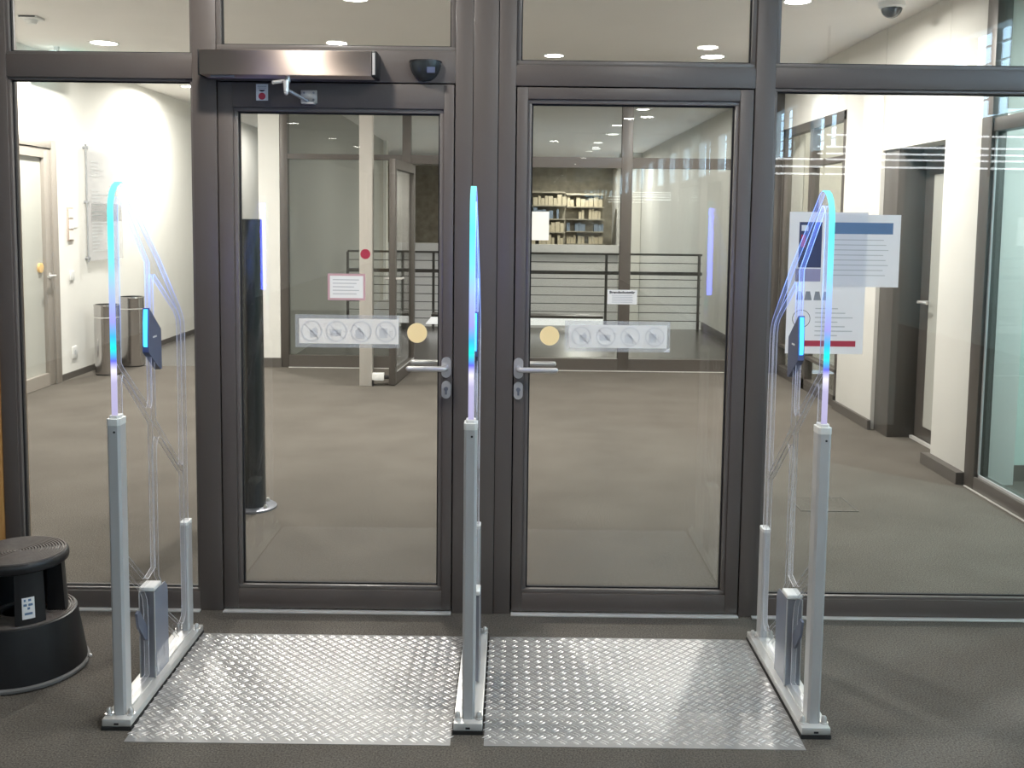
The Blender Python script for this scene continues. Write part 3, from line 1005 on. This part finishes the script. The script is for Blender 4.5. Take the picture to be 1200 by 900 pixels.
lab = empty('warning_label', (-0.979, FY, 2.045), 'small white label with red dot on the door head below operator', 'label')
B('sheet', M['paper'], lab, -1.002, -0.956, FY - 0.001, FY + 0.002, 2.044, 2.107)
MB().prism(circle(-0.979, 2.0605, 0.0135), 'Y', FY - 0.0016, FY - 0.001).build('red_dot', M['red'], lab)
MB().prism(arc(-0.979, 2.094, 0.016, PI * 1.2, PI * 1.8, 8), 'Y', FY - 0.0016, FY - 0.001).build('dark_arc', M['ink'], lab)
MB().box(-0.996, -0.962, FY - 0.0016, FY - 0.001, 2.096, 2.100).box(-0.994, -0.964, FY - 0.0016, FY - 0.001, 2.090, 2.093).build('print_lines', M['pale_ink'], lab)

# ------------------------------------------------------------------ things stuck to the door glass
YG = FY + 0.042


def stick(y):
    return YG - y


def pictogram_strip(x0, x1, z0, z1, sheet, label, margin):
    s = empty('pictogram_sign', ((x0 + x1) / 2, YG, z0), label, 'sign', 'pictogram strips on the doors')
    e_ = 0.016
    B('laminate', M['film'], s, x0 - e_, x1 + margin, stick(0.0008), YG, z0 - e_, z1 + e_)
    sh = quad('sheet', sheet, s, x0, x1, z0, z1, stick(0.0016))
    n = 4
    r = (z1 - z0) * 0.43
    cz = (z0 + z1) / 2
    for k in range(n):
        cx = x0 + (x1 - x0) * (k + 0.5) / n
        y0, y1 = stick(0.0024), stick(0.0018)
        curve_mesh('prohibition_ring', [circle(cx, cz, r), circle(cx, cz, r * 0.86)], 0.0005, M['pict_ink'], sh, 'XZ', (y0 + y1) / 2)
        g = MB()
        q = r / 0.042
        if k == 0:      # hand holding a cup
            g.prism([(cx - 0.006 * q, cz - 0.024 * q), (cx + 0.022 * q, cz - 0.024 * q), (cx + 0.024 * q, cz + 0.004 * q), (cx + 0.016 * q, cz + 0.018 * q), (cx + 0.002 * q, cz + 0.006 * q), (cx - 0.008 * q, cz + 0.002 * q)], 'Y', y0, y1)
        elif k == 1:    # mug
            g.prism([(cx - 0.026 * q, cz - 0.018 * q), (cx + 0.018 * q, cz - 0.018 * q), (cx + 0.022 * q, cz + 0.008 * q), (cx - 0.028 * q, cz + 0.008 * q)], 'Y', y0, y1)
        elif k == 2:    # rounded bag
            g.prism([(cx - 0.022 * q, cz - 0.026 * q), (cx + 0.014 * q, cz - 0.030 * q), (cx + 0.010 * q, cz - 0.004 * q), (cx - 0.006 * q, cz + 0.018 * q), (cx - 0.024 * q, cz + 0.004 * q)], 'Y', y0, y1)
        else:           # upright block with waves beside it
            g.prism([(cx - 0.026 * q, cz - 0.024 * q), (cx + 0.006 * q, cz - 0.024 * q), (cx + 0.006 * q, cz + 0.014 * q), (cx - 0.026 * q, cz + 0.014 * q)], 'Y', y0, y1)
            for w_ in (0.014, 0.022):
                g.box(cx + w_ * q, cx + (w_ + 0.003) * q, y0, y1, cz - 0.018 * q, cz + 0.008 * q)
        g.build('symbol', M['pict_ink'], sh)
        bar = MB()
        u = r * 0.62
        bar.prism([(cx - u - 0.002, cz + u), (cx - u + 0.002, cz + u + 0.002), (cx + u + 0.002, cz - u), (cx + u - 0.002, cz - u - 0.002)], 'Y', stick(0.0028), stick(0.0024))
        bar.build('slash', M['pict_ink'], sh)
    return s


pictogram_strip(-0.850, -0.453, 1.092, 1.192, M['pict_warm'], 'pale laminated strip of four grey prohibition pictograms on door below operator box', 0.004)
s2 = pictogram_strip(0.229, 0.622, 1.088, 1.180, M['pict'], 'laminated strip of four grey prohibition pictograms on door beneath fire door notice', 0.012)
MB().prism([(0.610, 1.074), (0.632, 1.074), (0.634, 1.088), (0.622, 1.083)], 'Y', stick(0.006), stick(0.001)).build('lifted_corner', M['paper'], s2)
tag(disc('round_sticker', M['yellow'], -0.378, 1.139, 0.040, stick(0.0012)), 'round yellow sticker on glass of the door beneath the operator box', 'sticker')
tag(disc('round_sticker', M['yellow'], 0.152, 1.134, 0.039, stick(0.0012)), 'round yellow sticker on glass of the door with the fire door notice', 'sticker')

nt = empty('door_notice', (0.439, YG, 1.266), 'small white fire door notice with bold heading taped inside the glass', 'notice')
quad('sheet', M['notice'], nt, 0.380, 0.498, 1.264, 1.322, stick(0.001))
text_mesh('heading', 'Brandschutzt\u00fcr', 0.0135, M['ink'], nt, 0.388, stick(0.0013), 1.3075, bold=0.0006, width=0.102)
g = MB()
for k in range(5):
    a = 0.398 + random.uniform(-0.001, 0.002)
    g.box(a, a + 0.082 + random.uniform(-0.004, 0.003), stick(0.0014), stick(0.001), 1.2985 - 0.0068 * k, 1.3005 - 0.0068 * k)
g.build('print_lines', M['pale_ink'], nt)

rn = empty('paper_notice', (-0.655, YG, 1.26), 'white paper notice with pink border on the door above pictograms', 'notice')
m_ = MB()
for b in ((-0.735, -0.585, 1.267, 1.2755), (-0.735, -0.585, 1.3645, 1.373), (-0.735, -0.7265, 1.2755, 1.3645), (-0.5935, -0.585, 1.2755, 1.3645)):
    m_.box(b[0], b[1], stick(0.0017), stick(0.001), b[2], b[3])
m_.build('border', M['pink'], rn)
quad('sheet', M['notice'], rn, -0.727, -0.593, 1.275, 1.365, stick(0.0016))
g = MB()
for k in range(5):
    g.box(-0.715, -0.610 - 0.01 * (k % 3), stick(0.0019), stick(0.0016), 1.347 - 0.014 * k, 1.350 - 0.014 * k)
g.build('print_lines', M['pale_ink'], rn)
tag(rebase(MB().prism(circle(-0.585, 1.452, 0.020, 24), 'Y', stick(0.0014), YG).build('round_sticker', M['red'])), 'small round red sticker on door glass above the paper notice', 'sticker')

# posters on the side pane
YP = FY + 0.0399
po = empty('poster', (1.26, YP, 1.08), 'tall white poster with red bar along bottom on the side pane', 'poster')
quad('sheet', paper_mat('poster_white', (0.82, 0.83, 0.86)), po, 1.095, 1.405, 1.075, 1.640, YP - 0.001)
pic = B('picture', M['navy'], po, 1.135, 1.225, YP - 0.0018, YP - 0.0012, 1.42, 1.60)
B('picture_block', M['paper'], pic, 1.143, 1.170, YP - 0.0022, YP - 0.0018, 1.565, 1.588)
B('picture_block', M['red'], pic, 1.143, 1.160, YP - 0.0022, YP - 0.0018, 1.50, 1.55)
B('text_block', M['mauve'], po, 1.125, 1.225, YP - 0.0018, YP - 0.0012, 1.365, 1.415)
g = MB()
for x in (1.145, 1.178, 1.215, 1.25):
    g.prism([(x - 0.014, 1.290), (x + 0.016, 1.290), (x + 0.008, 1.325), (x - 0.008, 1.325)], 'Y', YP - 0.0018, YP - 0.0012)
g.build('figure_row', M['grey_ink'], po)
curve_mesh('ring_outline', [circle(1.155, 1.215, 0.036), circle(1.155, 1.215, 0.034)], 0.0005, M['ink'], po, 'XZ', YP - 0.0015)
g = MB()
for k in range(7):
    g.box(1.21, 1.30 + 0.03 * (k % 3), YP - 0.0018, YP - 0.0012, 1.255 - 0.018 * k, 1.259 - 0.018 * k)
g.build('print_lines', M['pale_ink'], po)
B('red_bar', M['red'], po, 1.165, 1.375, YP - 0.0018, YP - 0.0012, 1.105, 1.128)
po = empty('poster', (1.40, YP - 0.003, 1.34), 'broad white poster with slate blue heading bar on the side pane', 'poster')
quad('sheet', bpy.data.materials['poster_white'], po, 1.235, 1.535, 1.345, 1.632, YP - 0.003)
B('heading_bar', M['blue_ink'], po, 1.265, 1.505, YP - 0.0044, YP - 0.0038, 1.555, 1.60)
g = MB()
for k in range(8):
    g.box(1.265, 1.47 + 0.01 * (k % 3), YP - 0.0044, YP - 0.0038, 1.53 - 0.02 * k, 1.533 - 0.02 * k)
g.build('print_lines', M['pale_ink'], po)
tag(rebase(MB().box(0.185, 0.378, PY + 0.036, PY + 0.040, 1.375, 1.675).build('paper_sheet', M['paper'])), 'plain white paper sheet on the far glazed partition above the railing', 'sheet')


# ------------------------------------------------------------------ security gates
def make_gate(xc, yc, label):
    G = empty('security_gate', (xc, yc, 0), label, 'security gate', 'security gates across the entrance')

    def X(*v):
        return [a + xc for a in v]

    # base
    B('rubber_pad', M['rubber_black'], G, xc - 0.047, xc + 0.047, yc, yc + 0.722, 0, 0.012)
    b = MB()
    b.box(xc - 0.045, xc + 0.045, yc + 0.002, yc + 0.72, 0.012, 0.036, bev=0.003)
    bpl = b.build('base_plate', M['alu_base'], G)
    B('centre_rib', M['alu_base'], bpl, xc - 0.018, xc + 0.018, yc + 0.09, yc + 0.65, 0.036, 0.041)
    B('end_slot', M['ink'], bpl, xc - 0.007, xc + 0.007, yc + 0.0005, yc + 0.003, 0.018, 0.024)
    for sx in (-1, 1):
        for y in (0.035, 0.675):
            m_ = MB()
            c = (xc + sx * 0.034, yc + y, 0)
            m_.lathe([(0.013, 0.036), (0.013, 0.039), (0.009, 0.039), (0.009, 0.046), (0.0085, 0.052), (0.005, 0.058), (0, 0.060)], c, 14)
            m_.build('bolt', M['steel'], bpl)
    # posts
    p = MB()
    ch = 0.007
    oct_ = [(-0.020 + ch, 0.028), (0.020 - ch, 0.028), (0.020, 0.028 + ch), (0.020, 0.085 - ch), (0.020 - ch, 0.085), (-0.020 + ch, 0.085), (-0.020, 0.085 - ch), (-0.020, 0.028 + ch)]
    p.prism([(xc + a, yc + b_) for a, b_ in oct_], 'Z', 0.036, 0.955)
    fp = p.build('tall_post', M['alu'], G)
    p = MB()
    m0 = [(a * 1.04, 0.0565 + (b_ - 0.0565) * 1.04) for a, b_ in oct_]
    p.prism([(xc + a, yc + b_) for a, b_ in m0], 'Z', 0.955, 0.975)
    p.prism([(xc + a * 0.75, yc + 0.0565 + (b_ - 0.0565) * 0.75) for a, b_ in oct_], 'Z', 0.975, 0.984)
    p.build('post_cap', M['white_plastic'], fp)
    MB().cyl((xc + 0.004, yc + 0.0285, 0.935), (xc + 0.004, yc + 0.0265, 0.935), 0.0035, seg=10).build('screw', M['ink'], fp)
    p = MB()
    p.prism([(xc + a * 0.72, yc + 0.62 + b_) for a, b_ in oct_], 'Z', 0.036, 0.445)
    bk = p.build('short_post', M['alu'], G)
    p = MB()
    p.prism([(xc + a * 0.74, yc + 0.62 + 0.0565 + (b_ - 0.0565) * 1.03) for a, b_ in oct_], 'Z', 0.445, 0.457)
    p.build('post_cap', M['white_plastic'], bk)

    # clear acrylic panel with its openings
    outer = [(0.045, 0.040), (0.045, 1.600)] + [(0.045 + 0.0, 1.613), (0.050, 1.640), (0.062, 1.665), (0.082, 1.684), (0.106, 1.694), (0.130, 1.694), (0.150, 1.685), (0.165, 1.671)]
    outer += [(0.436, 1.446), (0.624, 1.268), (0.650, 1.240), (0.668, 1.210), (0.674, 1.175), (0.678, 0.040)]
    h1 = [(0.085, 1.140), (0.085, 1.615), (0.090, 1.636), (0.105, 1.650), (0.121, 1.650), (0.134, 1.641), (0.334, 1.440), (0.336, 0.978), (0.332, 0.962), (0.320, 0.953), (0.307, 0.960), (0.10, 1.125)]
    h2 = [(0.364, 1.380), (0.368, 1.396), (0.380, 1.398), (0.392, 1.390), (0.602, 1.252), (0.624, 1.226), (0.632, 1.190), (0.632, 0.700), (0.628, 0.686), (0.614, 0.684), (0.366, 0.905)]
    h3 = [(0.086, 1.085), (0.092, 1.100), (0.105, 1.098), (0.334, 0.900), (0.336, 0.400), (0.270, 0.385), (0.258, 0.388), (0.086, 0.537)]
    h4 = [(0.366, 0.800), (0.374, 0.826), (0.390, 0.840), (0.408, 0.834), (0.610, 0.664), (0.626, 0.656), (0.632, 0.640), (0.636, 0.130), (0.628, 0.108), (0.606, 0.092), (0.586, 0.094), (0.415, 0.225), (0.40, 0.32), (0.366, 0.36)]
    h5 = [(0.086, 0.478), (0.235, 0.352), (0.255, 0.32), (0.262, 0.27), (0.262, 0.055), (0.090, 0.055)]
    h6 = [(0.415, 0.172), (0.556, 0.060), (0.54, 0.055), (0.415, 0.055)]
    loops = [[(a + yc, z) for a, z in lp] for lp in (outer, h1, h2, h3, h4, h5, h6)]
    pn = curve_mesh('acrylic_panel', loops, 0.015, M['acrylic'], G, 'YZ', xc)
    me = pn.data
    me.materials.append(M['acrylic_edge'])
    for f in me.polygons:
        if abs(f.normal.x) < 0.7:
            f.material_index = 1
    rim = MB()
    for lp in loops:
        for sx in (-1, 1):
            n = len(lp)
            rows = []
            for k in range(n):
                (a0, z0), (a, z), (a2, z2) = lp[k - 1], lp[k], lp[(k + 1) % n]
                t = Vector((a2 - a0, z2 - z0))
                t = t.normalized() if t.length else Vector((1, 0))
                nn = Vector((-t.y, t.x)) * 0.0011
                rows.append([rim.bm.verts.new((xc + sx * 0.0076 + dx, a + nn.x * u, z + nn.y * u)) for dx, u in ((-0.0011, 0), (0, 1), (0.0011, 0), (0, -1))])
            for k in range(n):
                A, B_ = rows[k], rows[(k + 1) % n]
                for q in range(4):
                    rim.bm.faces.new((A[q], A[(q + 1) % 4], B_[(q + 1) % 4], B_[q]))
    rim.build('polished_rim', M['acrylic_rim'], pn)
    # lamp strip along the front edge
    path = [(0.043, 0.985), (0.043, 1.610), (0.048, 1.641), (0.060, 1.667), (0.080, 1.687), (0.104, 1.697), (0.120, 1.698)]
    inn = [(a + 0.005, z - (0.004 if z > 1.66 else 0.0)) for a, z in path][::-1]
    MB().prism([(a + yc, z) for a, z in path + inn], 'X', xc - 0.0085, xc + 0.0085).build('light_strip', M['led'], pn)
    ld = bpy.data.lights.new('strip_lamp', 'AREA')      # the blue light the strip throws
    ld.shape = 'RECTANGLE'
    ld.size, ld.size_y = 0.024, 0.42
    ld.energy = P_STRIP
    ld.color = (0.09, 0.13, 1.0)
    lo = bpy.data.objects.new('strip_lamp', ld)
    C.objects.link(lo)
    lo.parent = G
    lo.location = (0, 0.12, 1.45)
    lo.rotation_euler = (PI / 2, 0, 0)
    # slate badge in the middle, with its own lamp edge
    bd = [(0.318, 1.290), (0.425, 1.208), (0.426, 1.070), (0.412, 1.070), (0.308, 1.142), (0.310, 1.20)]
    bdg = MB().prism([(a + yc, z) for a, z in bd], 'X', xc - 0.0105, xc + 0.0105).build('badge', M['badge'], G)
    MB().prism([(0.302 + yc, 1.165), (0.3085 + yc, 1.160), (0.3105 + yc, 1.20), (0.3175 + yc, 1.285), (0.310 + yc, 1.285), (0.303 + yc, 1.24)], 'X', xc - 0.0055, xc + 0.0055).build('badge_lamp', M['ledblue'], bdg)
    for s in (-1, 1):
        m_ = MB()
        yy = yc + 0.348
        for wd in (0.010, 0.008, 0.010, 0.007):
            m_.box(xc + s * 0.0104, xc + s * 0.0110, yy, yy + wd * 0.8, 1.186, 1.192)
            yy += wd
        m_.build('badge_lettering', M['paper'], bdg)
    # electronics box low between the posts
    eb = B('electronics_box', M['alu_dark'], G, xc - 0.0232, xc + 0.0232, yc + 0.273, yc + 0.292, 0.040, 0.338)
    B('core_rail', M['alu'], eb, xc - 0.009, xc + 0.009, yc + 0.292, yc + 0.33, 0.040, 0.338)
    prof = [(0.272, 0.040), (0.272, 0.338), (0.372, 0.338), (0.392, 0.320), (0.398, 0.300), (0.398, 0.040)]
    for sx in (-1, 1):
        MB().prism([(a + yc, z) for a, z in prof], 'X', xc + sx * 0.0235, xc + sx * 0.0262).build('side_cover', M['smoked'], eb)
    B('box_edge', M['alu'], eb, xc + 0.0235, xc + 0.0268, yc + 0.2705, yc + 0.275, 0.040, 0.338)
    B('box_edge', M['alu'], eb, xc - 0.0268, xc - 0.0235, yc + 0.2705, yc + 0.275, 0.040, 0.338)
    m_ = MB()
    m_.box(xc - 0.0265, xc + 0.0265, yc + 0.2715, yc + 0.34, 0.338, 0.354, bev=0.005)
    m_.build('box_cap', M['white_plastic'], eb)
    # small smoked tag in the lower opening
    m_ = MB()
    m_.prism([(0.178 + yc, 0.300), (0.196 + yc, 0.305), (0.262 + yc, 0.225), (0.268 + yc, 0.175), (0.246 + yc, 0.182), (0.190 + yc, 0.25)], 'X', xc - 0.004, xc + 0.004)
    m_.build('smoked_tag', M['badge_side'], G)
    return G


GX = [-1.213, -0.1215, 0.9605]
gate = make_gate(GX[0], 2.92, 'security gate beside the black step stool, clear acrylic on aluminium base, blue lit')
for x, lb_ in ((GX[1], 'security gate seen edge-on between the two doors, with bright blue lit front edge'),
               (GX[2], 'security gate in front of the side pane with posters, blue lit acrylic panel')):
    c = copy_tree(gate)
    c.location = (x, 2.92, 0)
    c['label'] = lb_


# ------------------------------------------------------------------ tread plates on the carpet
def tread_plate(x0, x1, label):
    y0, ys, y1 = 2.856, 3.064, 3.626
    P = empty('floor_plate', ((x0 + x1) / 2, y0, 0), label, 'floor plate', 'tread plates between the gates')
    m_ = MB()
    m_.prism([(y0, 0.0), (y0, 0.0015), (ys + 0.0012, 0.0072), (ys + 0.0012, 0.0)], 'X', x0, x1)
    m_.build('ramp_sheet', M['plate'], P)
    m_ = MB()
    m_.box(x0, x1, ys + 0.001, y1, 0.0, 0.0075, bev=0.0008)
    m_.build('deck_sheet', M['plate'], P)
    pitch = 0.0425
    for nm, ya, yb in (('ramp_tread', y0, ys - 0.002), ('deck_tread', ys + 0.002, y1)):
        m_ = MB()
        bm = m_.bm
        nx = int((x1 - x0) / pitch * 2) + 2
        ny = int(0.80 / pitch * 2) + 2
        for i in range(nx):
            for j in range(ny):
                if (i + j) % 2:
                    continue
                cx = x0 + 0.008 + i * pitch / 2
                cy = 2.856 + 0.006 + j * pitch / 2
                if not (x0 + 0.006 < cx < x1 - 0.006 and ya + 0.006 < cy < yb - 0.006):
                    continue
                z = 0.0075 if nm[0] == 'd' else 0.0015 + (cy - y0) / (ys - y0) * 0.0057
                an = math.radians(40) if j % 2 == 0 else math.radians(-40)
                ux, uy = math.cos(an), math.sin(an)
                for s in (-1, 1):
                    ox, oy = cx - uy * 0.0055 * s, cy + ux * 0.0055 * s
                    L, wd, hh = 0.0155, 0.0036, 0.0021
                    base = [(-L, 0), (-L * 0.45, -wd), (L * 0.45, -wd), (L, 0), (L * 0.45, wd), (-L * 0.45, wd)]
                    vb = [bm.verts.new((ox + ux * a - uy * b, oy + uy * a + ux * b, z - 0.0002)) for a, b in base]
                    t0 = bm.verts.new((ox - ux * L * 0.5, oy - uy * L * 0.5, z + hh))
                    t1 = bm.verts.new((ox + ux * L * 0.5, oy + uy * L * 0.5, z + hh))
                    for q in ((vb[0], vb[1], t0), (vb[1], vb[2], t1, t0), (vb[2], vb[3], t1), (vb[3], vb[4], t1), (vb[4], vb[5], t0, t1), (vb[5], vb[0], t0)):
                        bm.faces.new(q)
        o_ = m_.build(nm, M['bar'], P, sharp=80)
        o_['kind'] = 'stuff'
    return P


tread_plate(-1.164, -0.172, 'aluminium tread plate on carpet between the gate by the stool and the middle gate')
tread_plate(-0.070, 0.911, 'aluminium tread plate on carpet between the middle gate and the gate by the posters')

# ------------------------------------------------------------------ step stool
SX, SY = -1.715, 3.345
st = empty('step_stool', (SX, SY, 0), 'round black plastic step stool with ribbed treads on carpet by the frame', 'step stool')
m_ = MB()
m_.lathe([(0.213, 0.012), (0.212, 0.03), (0.184, 0.200), (0.183, 0.2045), (0.178, 0.2075), (0.06, 0.2075), (0.06, 0.20), (0.175, 0.198), (0.20, 0.012)], (SX, SY, 0), 56)
m_.build('drum', M['black'], st)
m_ = MB()
m_.lathe([(0.216, 0.002), (0.221, 0.006), (0.221, 0.014), (0.215, 0.019), (0.205, 0.019), (0.205, 0.002), (0.216, 0.002)], (SX, SY, 0), 56)
m_.build('bumper_ring', M['greyrim'], st)
m_ = MB()
for k in range(12):
    r = 0.176 - k * 0.009
    m_.lathe([(r, 0.2072), (r - 0.001, 0.2112), (r - 0.0048, 0.2112), (r - 0.0058, 0.2072)], (SX, SY, 0), 56)
tag(m_.build('ribbed_tread', M['rubber'], st), kind='stuff')
# curved legs
TX, TY = SX + 0.005, SY - 0.01
for a0, a1 in ((-70, -33), (2, 70), (105, 172), (-165, -118)):
    m_ = MB()
    r0, r1 = 0.150, 0.136
    n = 10
    A0, A1 = math.radians(a0), math.radians(a1)
    rows = []
    for (ro, z) in ((0.154, 0.2075), (0.144, 0.386), (0.096, 0.386), (0.092, 0.2075)):
        rows.append([m_.bm.verts.new((TX + ro * math.cos(A0 + (A1 - A0) * k / n), TY + ro * math.sin(A0 + (A1 - A0) * k / n), z)) for k in range(n + 1)])
    for q in range(4):
        a, b = rows[q], rows[(q + 1) % 4]
        for k in range(n):
            m_.bm.faces.new((a[k], a[k + 1], b[k + 1], b[k]))
    m_.bm.faces.new([rows[q][0] for q in range(4)])
    m_.bm.faces.new([rows[q][n] for q in range(4)][::-1])
    m_.build('leg', M['black'], st)
m_ = MB()
m_.lathe([(0, 0.386), (0.150, 0.386), (0.159, 0.392), (0.161, 0.402), (0.160, 0.415), (0.154, 0.4225), (0, 0.4225)], (TX, TY, 0), 56)
m_.build('top_step', M['black'], st)
m_ = MB()
for k in range(16):
    r = 0.152 - k * 0.0095
    m_.lathe([(r, 0.4222), (r - 0.001, 0.4272), (r - 0.0052, 0.4272), (r - 0.0062, 0.4222)], (TX, TY, 0), 56)
tag(m_.build('ribbed_tread', M['rubber'], st), kind='stuff')
a = math.radians(-54)
m_ = MB()
rows = []
for z in (0.232, 0.305):
    ro = 0.1555 - (z - 0.2075) / 0.1785 * 0.010
    rows.append([m_.bm.verts.new((TX + ro * math.cos(a + t_), TY + ro * math.sin(a + t_), z)) for t_ in (-0.13, -0.05, 0.05, 0.13)])
for k in range(3):
    m_.bm.faces.new((rows[0][k], rows[0][k + 1], rows[1][k + 1], rows[1][k]))
sk = m_.build('sticker', M['paper'], st)
m_ = MB()
for z, t0_, t1_ in ((0.296, -0.09, -0.05), (0.296, 0.0, 0.06), (0.280, -0.10, -0.03), (0.280, 0.0, 0.09), (0.268, -0.02, 0.03), (0.25, -0.08, 0.08)):
    ro = 0.1562 - (z - 0.2075) / 0.1785 * 0.010
    v = [m_.bm.verts.new((TX + ro * math.cos(a + q), TY + ro * math.sin(a + q), zz)) for q, zz in ((t0_, z - 0.004), (t1_, z - 0.004), (t1_, z + 0.004), (t0_, z + 0.004))]
    m_.bm.faces.new(v)
m_.build('sticker_print', M['blue_ink'], sk)
m_ = MB()
m_.ball((SX + 0.226, SY + 0.03, 0.03), 0.008, 10)
m_.build('castor', M['steel'], st)


# ------------------------------------------------------------------ downlights
def downlight(x, y, power, label, group, r=0.085, far=False, spread=172, light=True, col=WARM):
    d = empty('ceiling_downlight', (x, y, H), label, 'downlight', group)
    m_ = MB()
    m_.lathe([(r + 0.02, H), (r + 0.018, H - 0.006), (r, H - 0.006), (r - 0.002, H)], (x, y, 0), 28)
    m_.build('trim_ring', M['white_plastic'], d)
    m_ = MB()
    m_.lathe([(0, H - 0.003), (r, H - 0.003), (r, H), (0, H)], (x, y, 0), 28)
    m_.build('diffuser', M['lamp_far'] if far else M['lamp'], d)
    if light:
        ld = bpy.data.lights.new('lamp', 'AREA')
        ld.shape = 'DISK'
        ld.size = 2 * r
        ld.energy = power
        ld.color = col
        ld.spread = math.radians(spread)
        lo = bpy.data.objects.new('lamp', ld)
        C.objects.link(lo)
        lo.parent = d
        lo.location = (0, 0, -0.012)
    return d


GL = 'downlights in the lobby ceiling'
downlight(-3.53, 8.58, P_LEFT, 'bright round downlight by the exit sign and white wall', GL, 0.11)
downlight(-3.72, 11.38, P_LEFT, 'round downlight where the white wall becomes a corridor', GL)
downlight(-1.08, 6.74, P_LOBBY * 1.15, 'round downlight at the very top above the operator box', GL)
downlight(1.76, 8.90, P_LOBBY * 0.7, 'bright round downlight just above the frame of the fire door', GL, 0.10)
downlight(1.87, 6.66, P_LOBBY * 0.75, 'round downlight at the very top beside the dome camera', GL)
downlight(0.35, 8.95, P_LOBBY * 0.35, 'added round downlight at lobby ceiling middle, hidden behind the frame over the doors', GL)  # added unseen lamp, lifts the light on the mid-lobby floor
downlight(-3.55, 6.0, P_LEFT * 0.4, 'round downlight nearest the glazed entrance along the white wall', GL)
GC = 'downlights beyond the partition'
for i, (x, y) in enumerate(((-3.55, 15.67), (-3.40, 18.3))):
    downlight(x, y, P_FAR, 'round corridor downlight ' + ('between the pier and the slim column', 'farther down, close to the slim column')[i], GC, far=True, light=i == 0)
NTH = ['first', 'second', 'third', 'fourth', 'fifth', 'sixth', 'seventh', 'eighth']
for i, y in enumerate((13.15, 15.40, 17.0, 18.9, 20.5, 23.6, 26.2, 32.8)):
    downlight(1.70 if i % 2 == 0 else 1.60, y, P_FAR * (1 if i < 4 else 3), NTH[i] + ' downlight beyond the partition in the row seen through the fire door', GC, far=True, light=i < 7)
for i, y in enumerate((13.2, 17.0)):
    downlight(-0.9, y, P_FAR, NTH[i] + ' added gallery downlight beyond the partition over the low bench', GC, far=True)  # added lamps that brighten the gallery and the far shelves
GG = 'downlights above the gates'
downlight(-0.93, 3.02, P_GATE, 'downlight over the tread plate below the operator box', GG, spread=172)
downlight(0.75, 2.1, P_GATE * 0.8, 'downlight over the tread plate before the fire door', GG, spread=172)
GH = 'downlights of the hall behind the viewer'
hall = ((-1.5, -0.6), (1.62, -0.6), (-1.5, -3.4), (1.62, -3.4), (1.65, -6.5), (1.65, -9.2), (1.65, -12.2), (1.65, -15.8), (1.65, -18.4),
                            (-3.5, -7.9), (-3.4, -10.8), (-3.3, -13.0))
for i, (x, y) in enumerate(hall):
    row = 'window side' if x > 0 else 'middle' if x > -2 else 'inner side'
    k = sum(1 for (a, b) in hall[:i] if ('window side' if a > 0 else 'middle' if a > -2 else 'inner side') == row)
    downlight(x, y, P_HALL, '%s downlight of the %s row in the hall behind the viewer' % ((NTH + ['ninth'])[k], row), GH, light=i < 5)
# added lamp that brightens the side room and its green wall
downlight(4.0, 4.6, 120.0, 'added round downlight in the side room with pale green wall', 'downlight in the side room', far=True, col=(0.86, 0.95, 1.0))

downlight(3.4, 9.2, 45.0, 'added round downlight in the curtained store beside the lobby', 'added downlight in the store', light=True)  # made-up lamp, put in to light the store behind its panes

# ------------------------------------------------------------------ hall behind the viewer (seen in the glass)
struct(MB().box(-5.2, 6.2, -26.2, -26.0, 0, H).build('wall_back', M['olive']))
struct(MB().box(-5.2, -5.0, -26, FY + 0.1, 0, H).build('wall_hall_left', M['white']))
w = MB()
w.box(XR + 0.1, XR + 0.25, -26, 0.1, 0, 2.28)
w.box(XR + 0.1, XR + 0.25, FY - 0.3, FY - 0.02, 0, 2.28)
w.box(XR + 0.1, XR + 0.25, -26, FY - 0.02, 2.80, H)
ys = [-19.3 + 1.45 * k for k in range(16)]
w.box(XR + 0.1, XR + 0.25, -26, ys[0], 2.28, 2.80)
for k, y in enumerate(ys):
    w.box(XR + 0.1, XR + 0.25, y + 0.95, min(y + 1.45, FY - 0.02), 2.28, 2.80)
struct(w.build('wall_hall_right', M['pier']))
for k, y in enumerate(ys):
    wn = empty('window_%d' % (10 + k), (XR + 0.2, y, 2.28), kind='structure')
    B('glass_pane', M['sky_pane'], wn, XR + 0.20, XR + 0.21, y, y + 0.95, 2.28, 2.80)
    for q in (0.31, 0.63):
        B('mullion', M['frame_far'], wn, XR + 0.15, XR + 0.20, y + q - 0.02, y + q + 0.02, 2.28, 2.80)
    for q in range(4):
        B('blind_slat', M['white_plastic'], wn, XR + 0.165, XR + 0.195, y, y + 0.95, 2.38 + 0.11 * q, 2.385 + 0.11 * q)

sl = empty('added_streak_rack', (3.0, 0.3, 1.96), 'added rack of six thin glowing tubes beside the viewer, makes streaks in the side pane', 'added glow tubes')  # made-up unseen tubes whose reflection draws bright streaks in the pane
M['tube'] = mat('streak_tube_glow', (1, 1, 1), 0.4, emit=(0.95, 0.98, 1.0), estr=7.0)
for z in (2.26, 2.17, 2.12, 2.076, 2.02, 1.965):
    MB().cyl((1.95 if z < 2.1 else 2.3, 0.3, z), (4.3 if z > 2.0 else 2.75, 0.3, z), 0.007, seg=8).build('streak_tube', M['tube'], sl)
for x in (2.35, 3.6, 4.25):
    B('hanger', M['wire'], sl, x - 0.008, x + 0.008, 0.305, 0.32, 1.96, H)
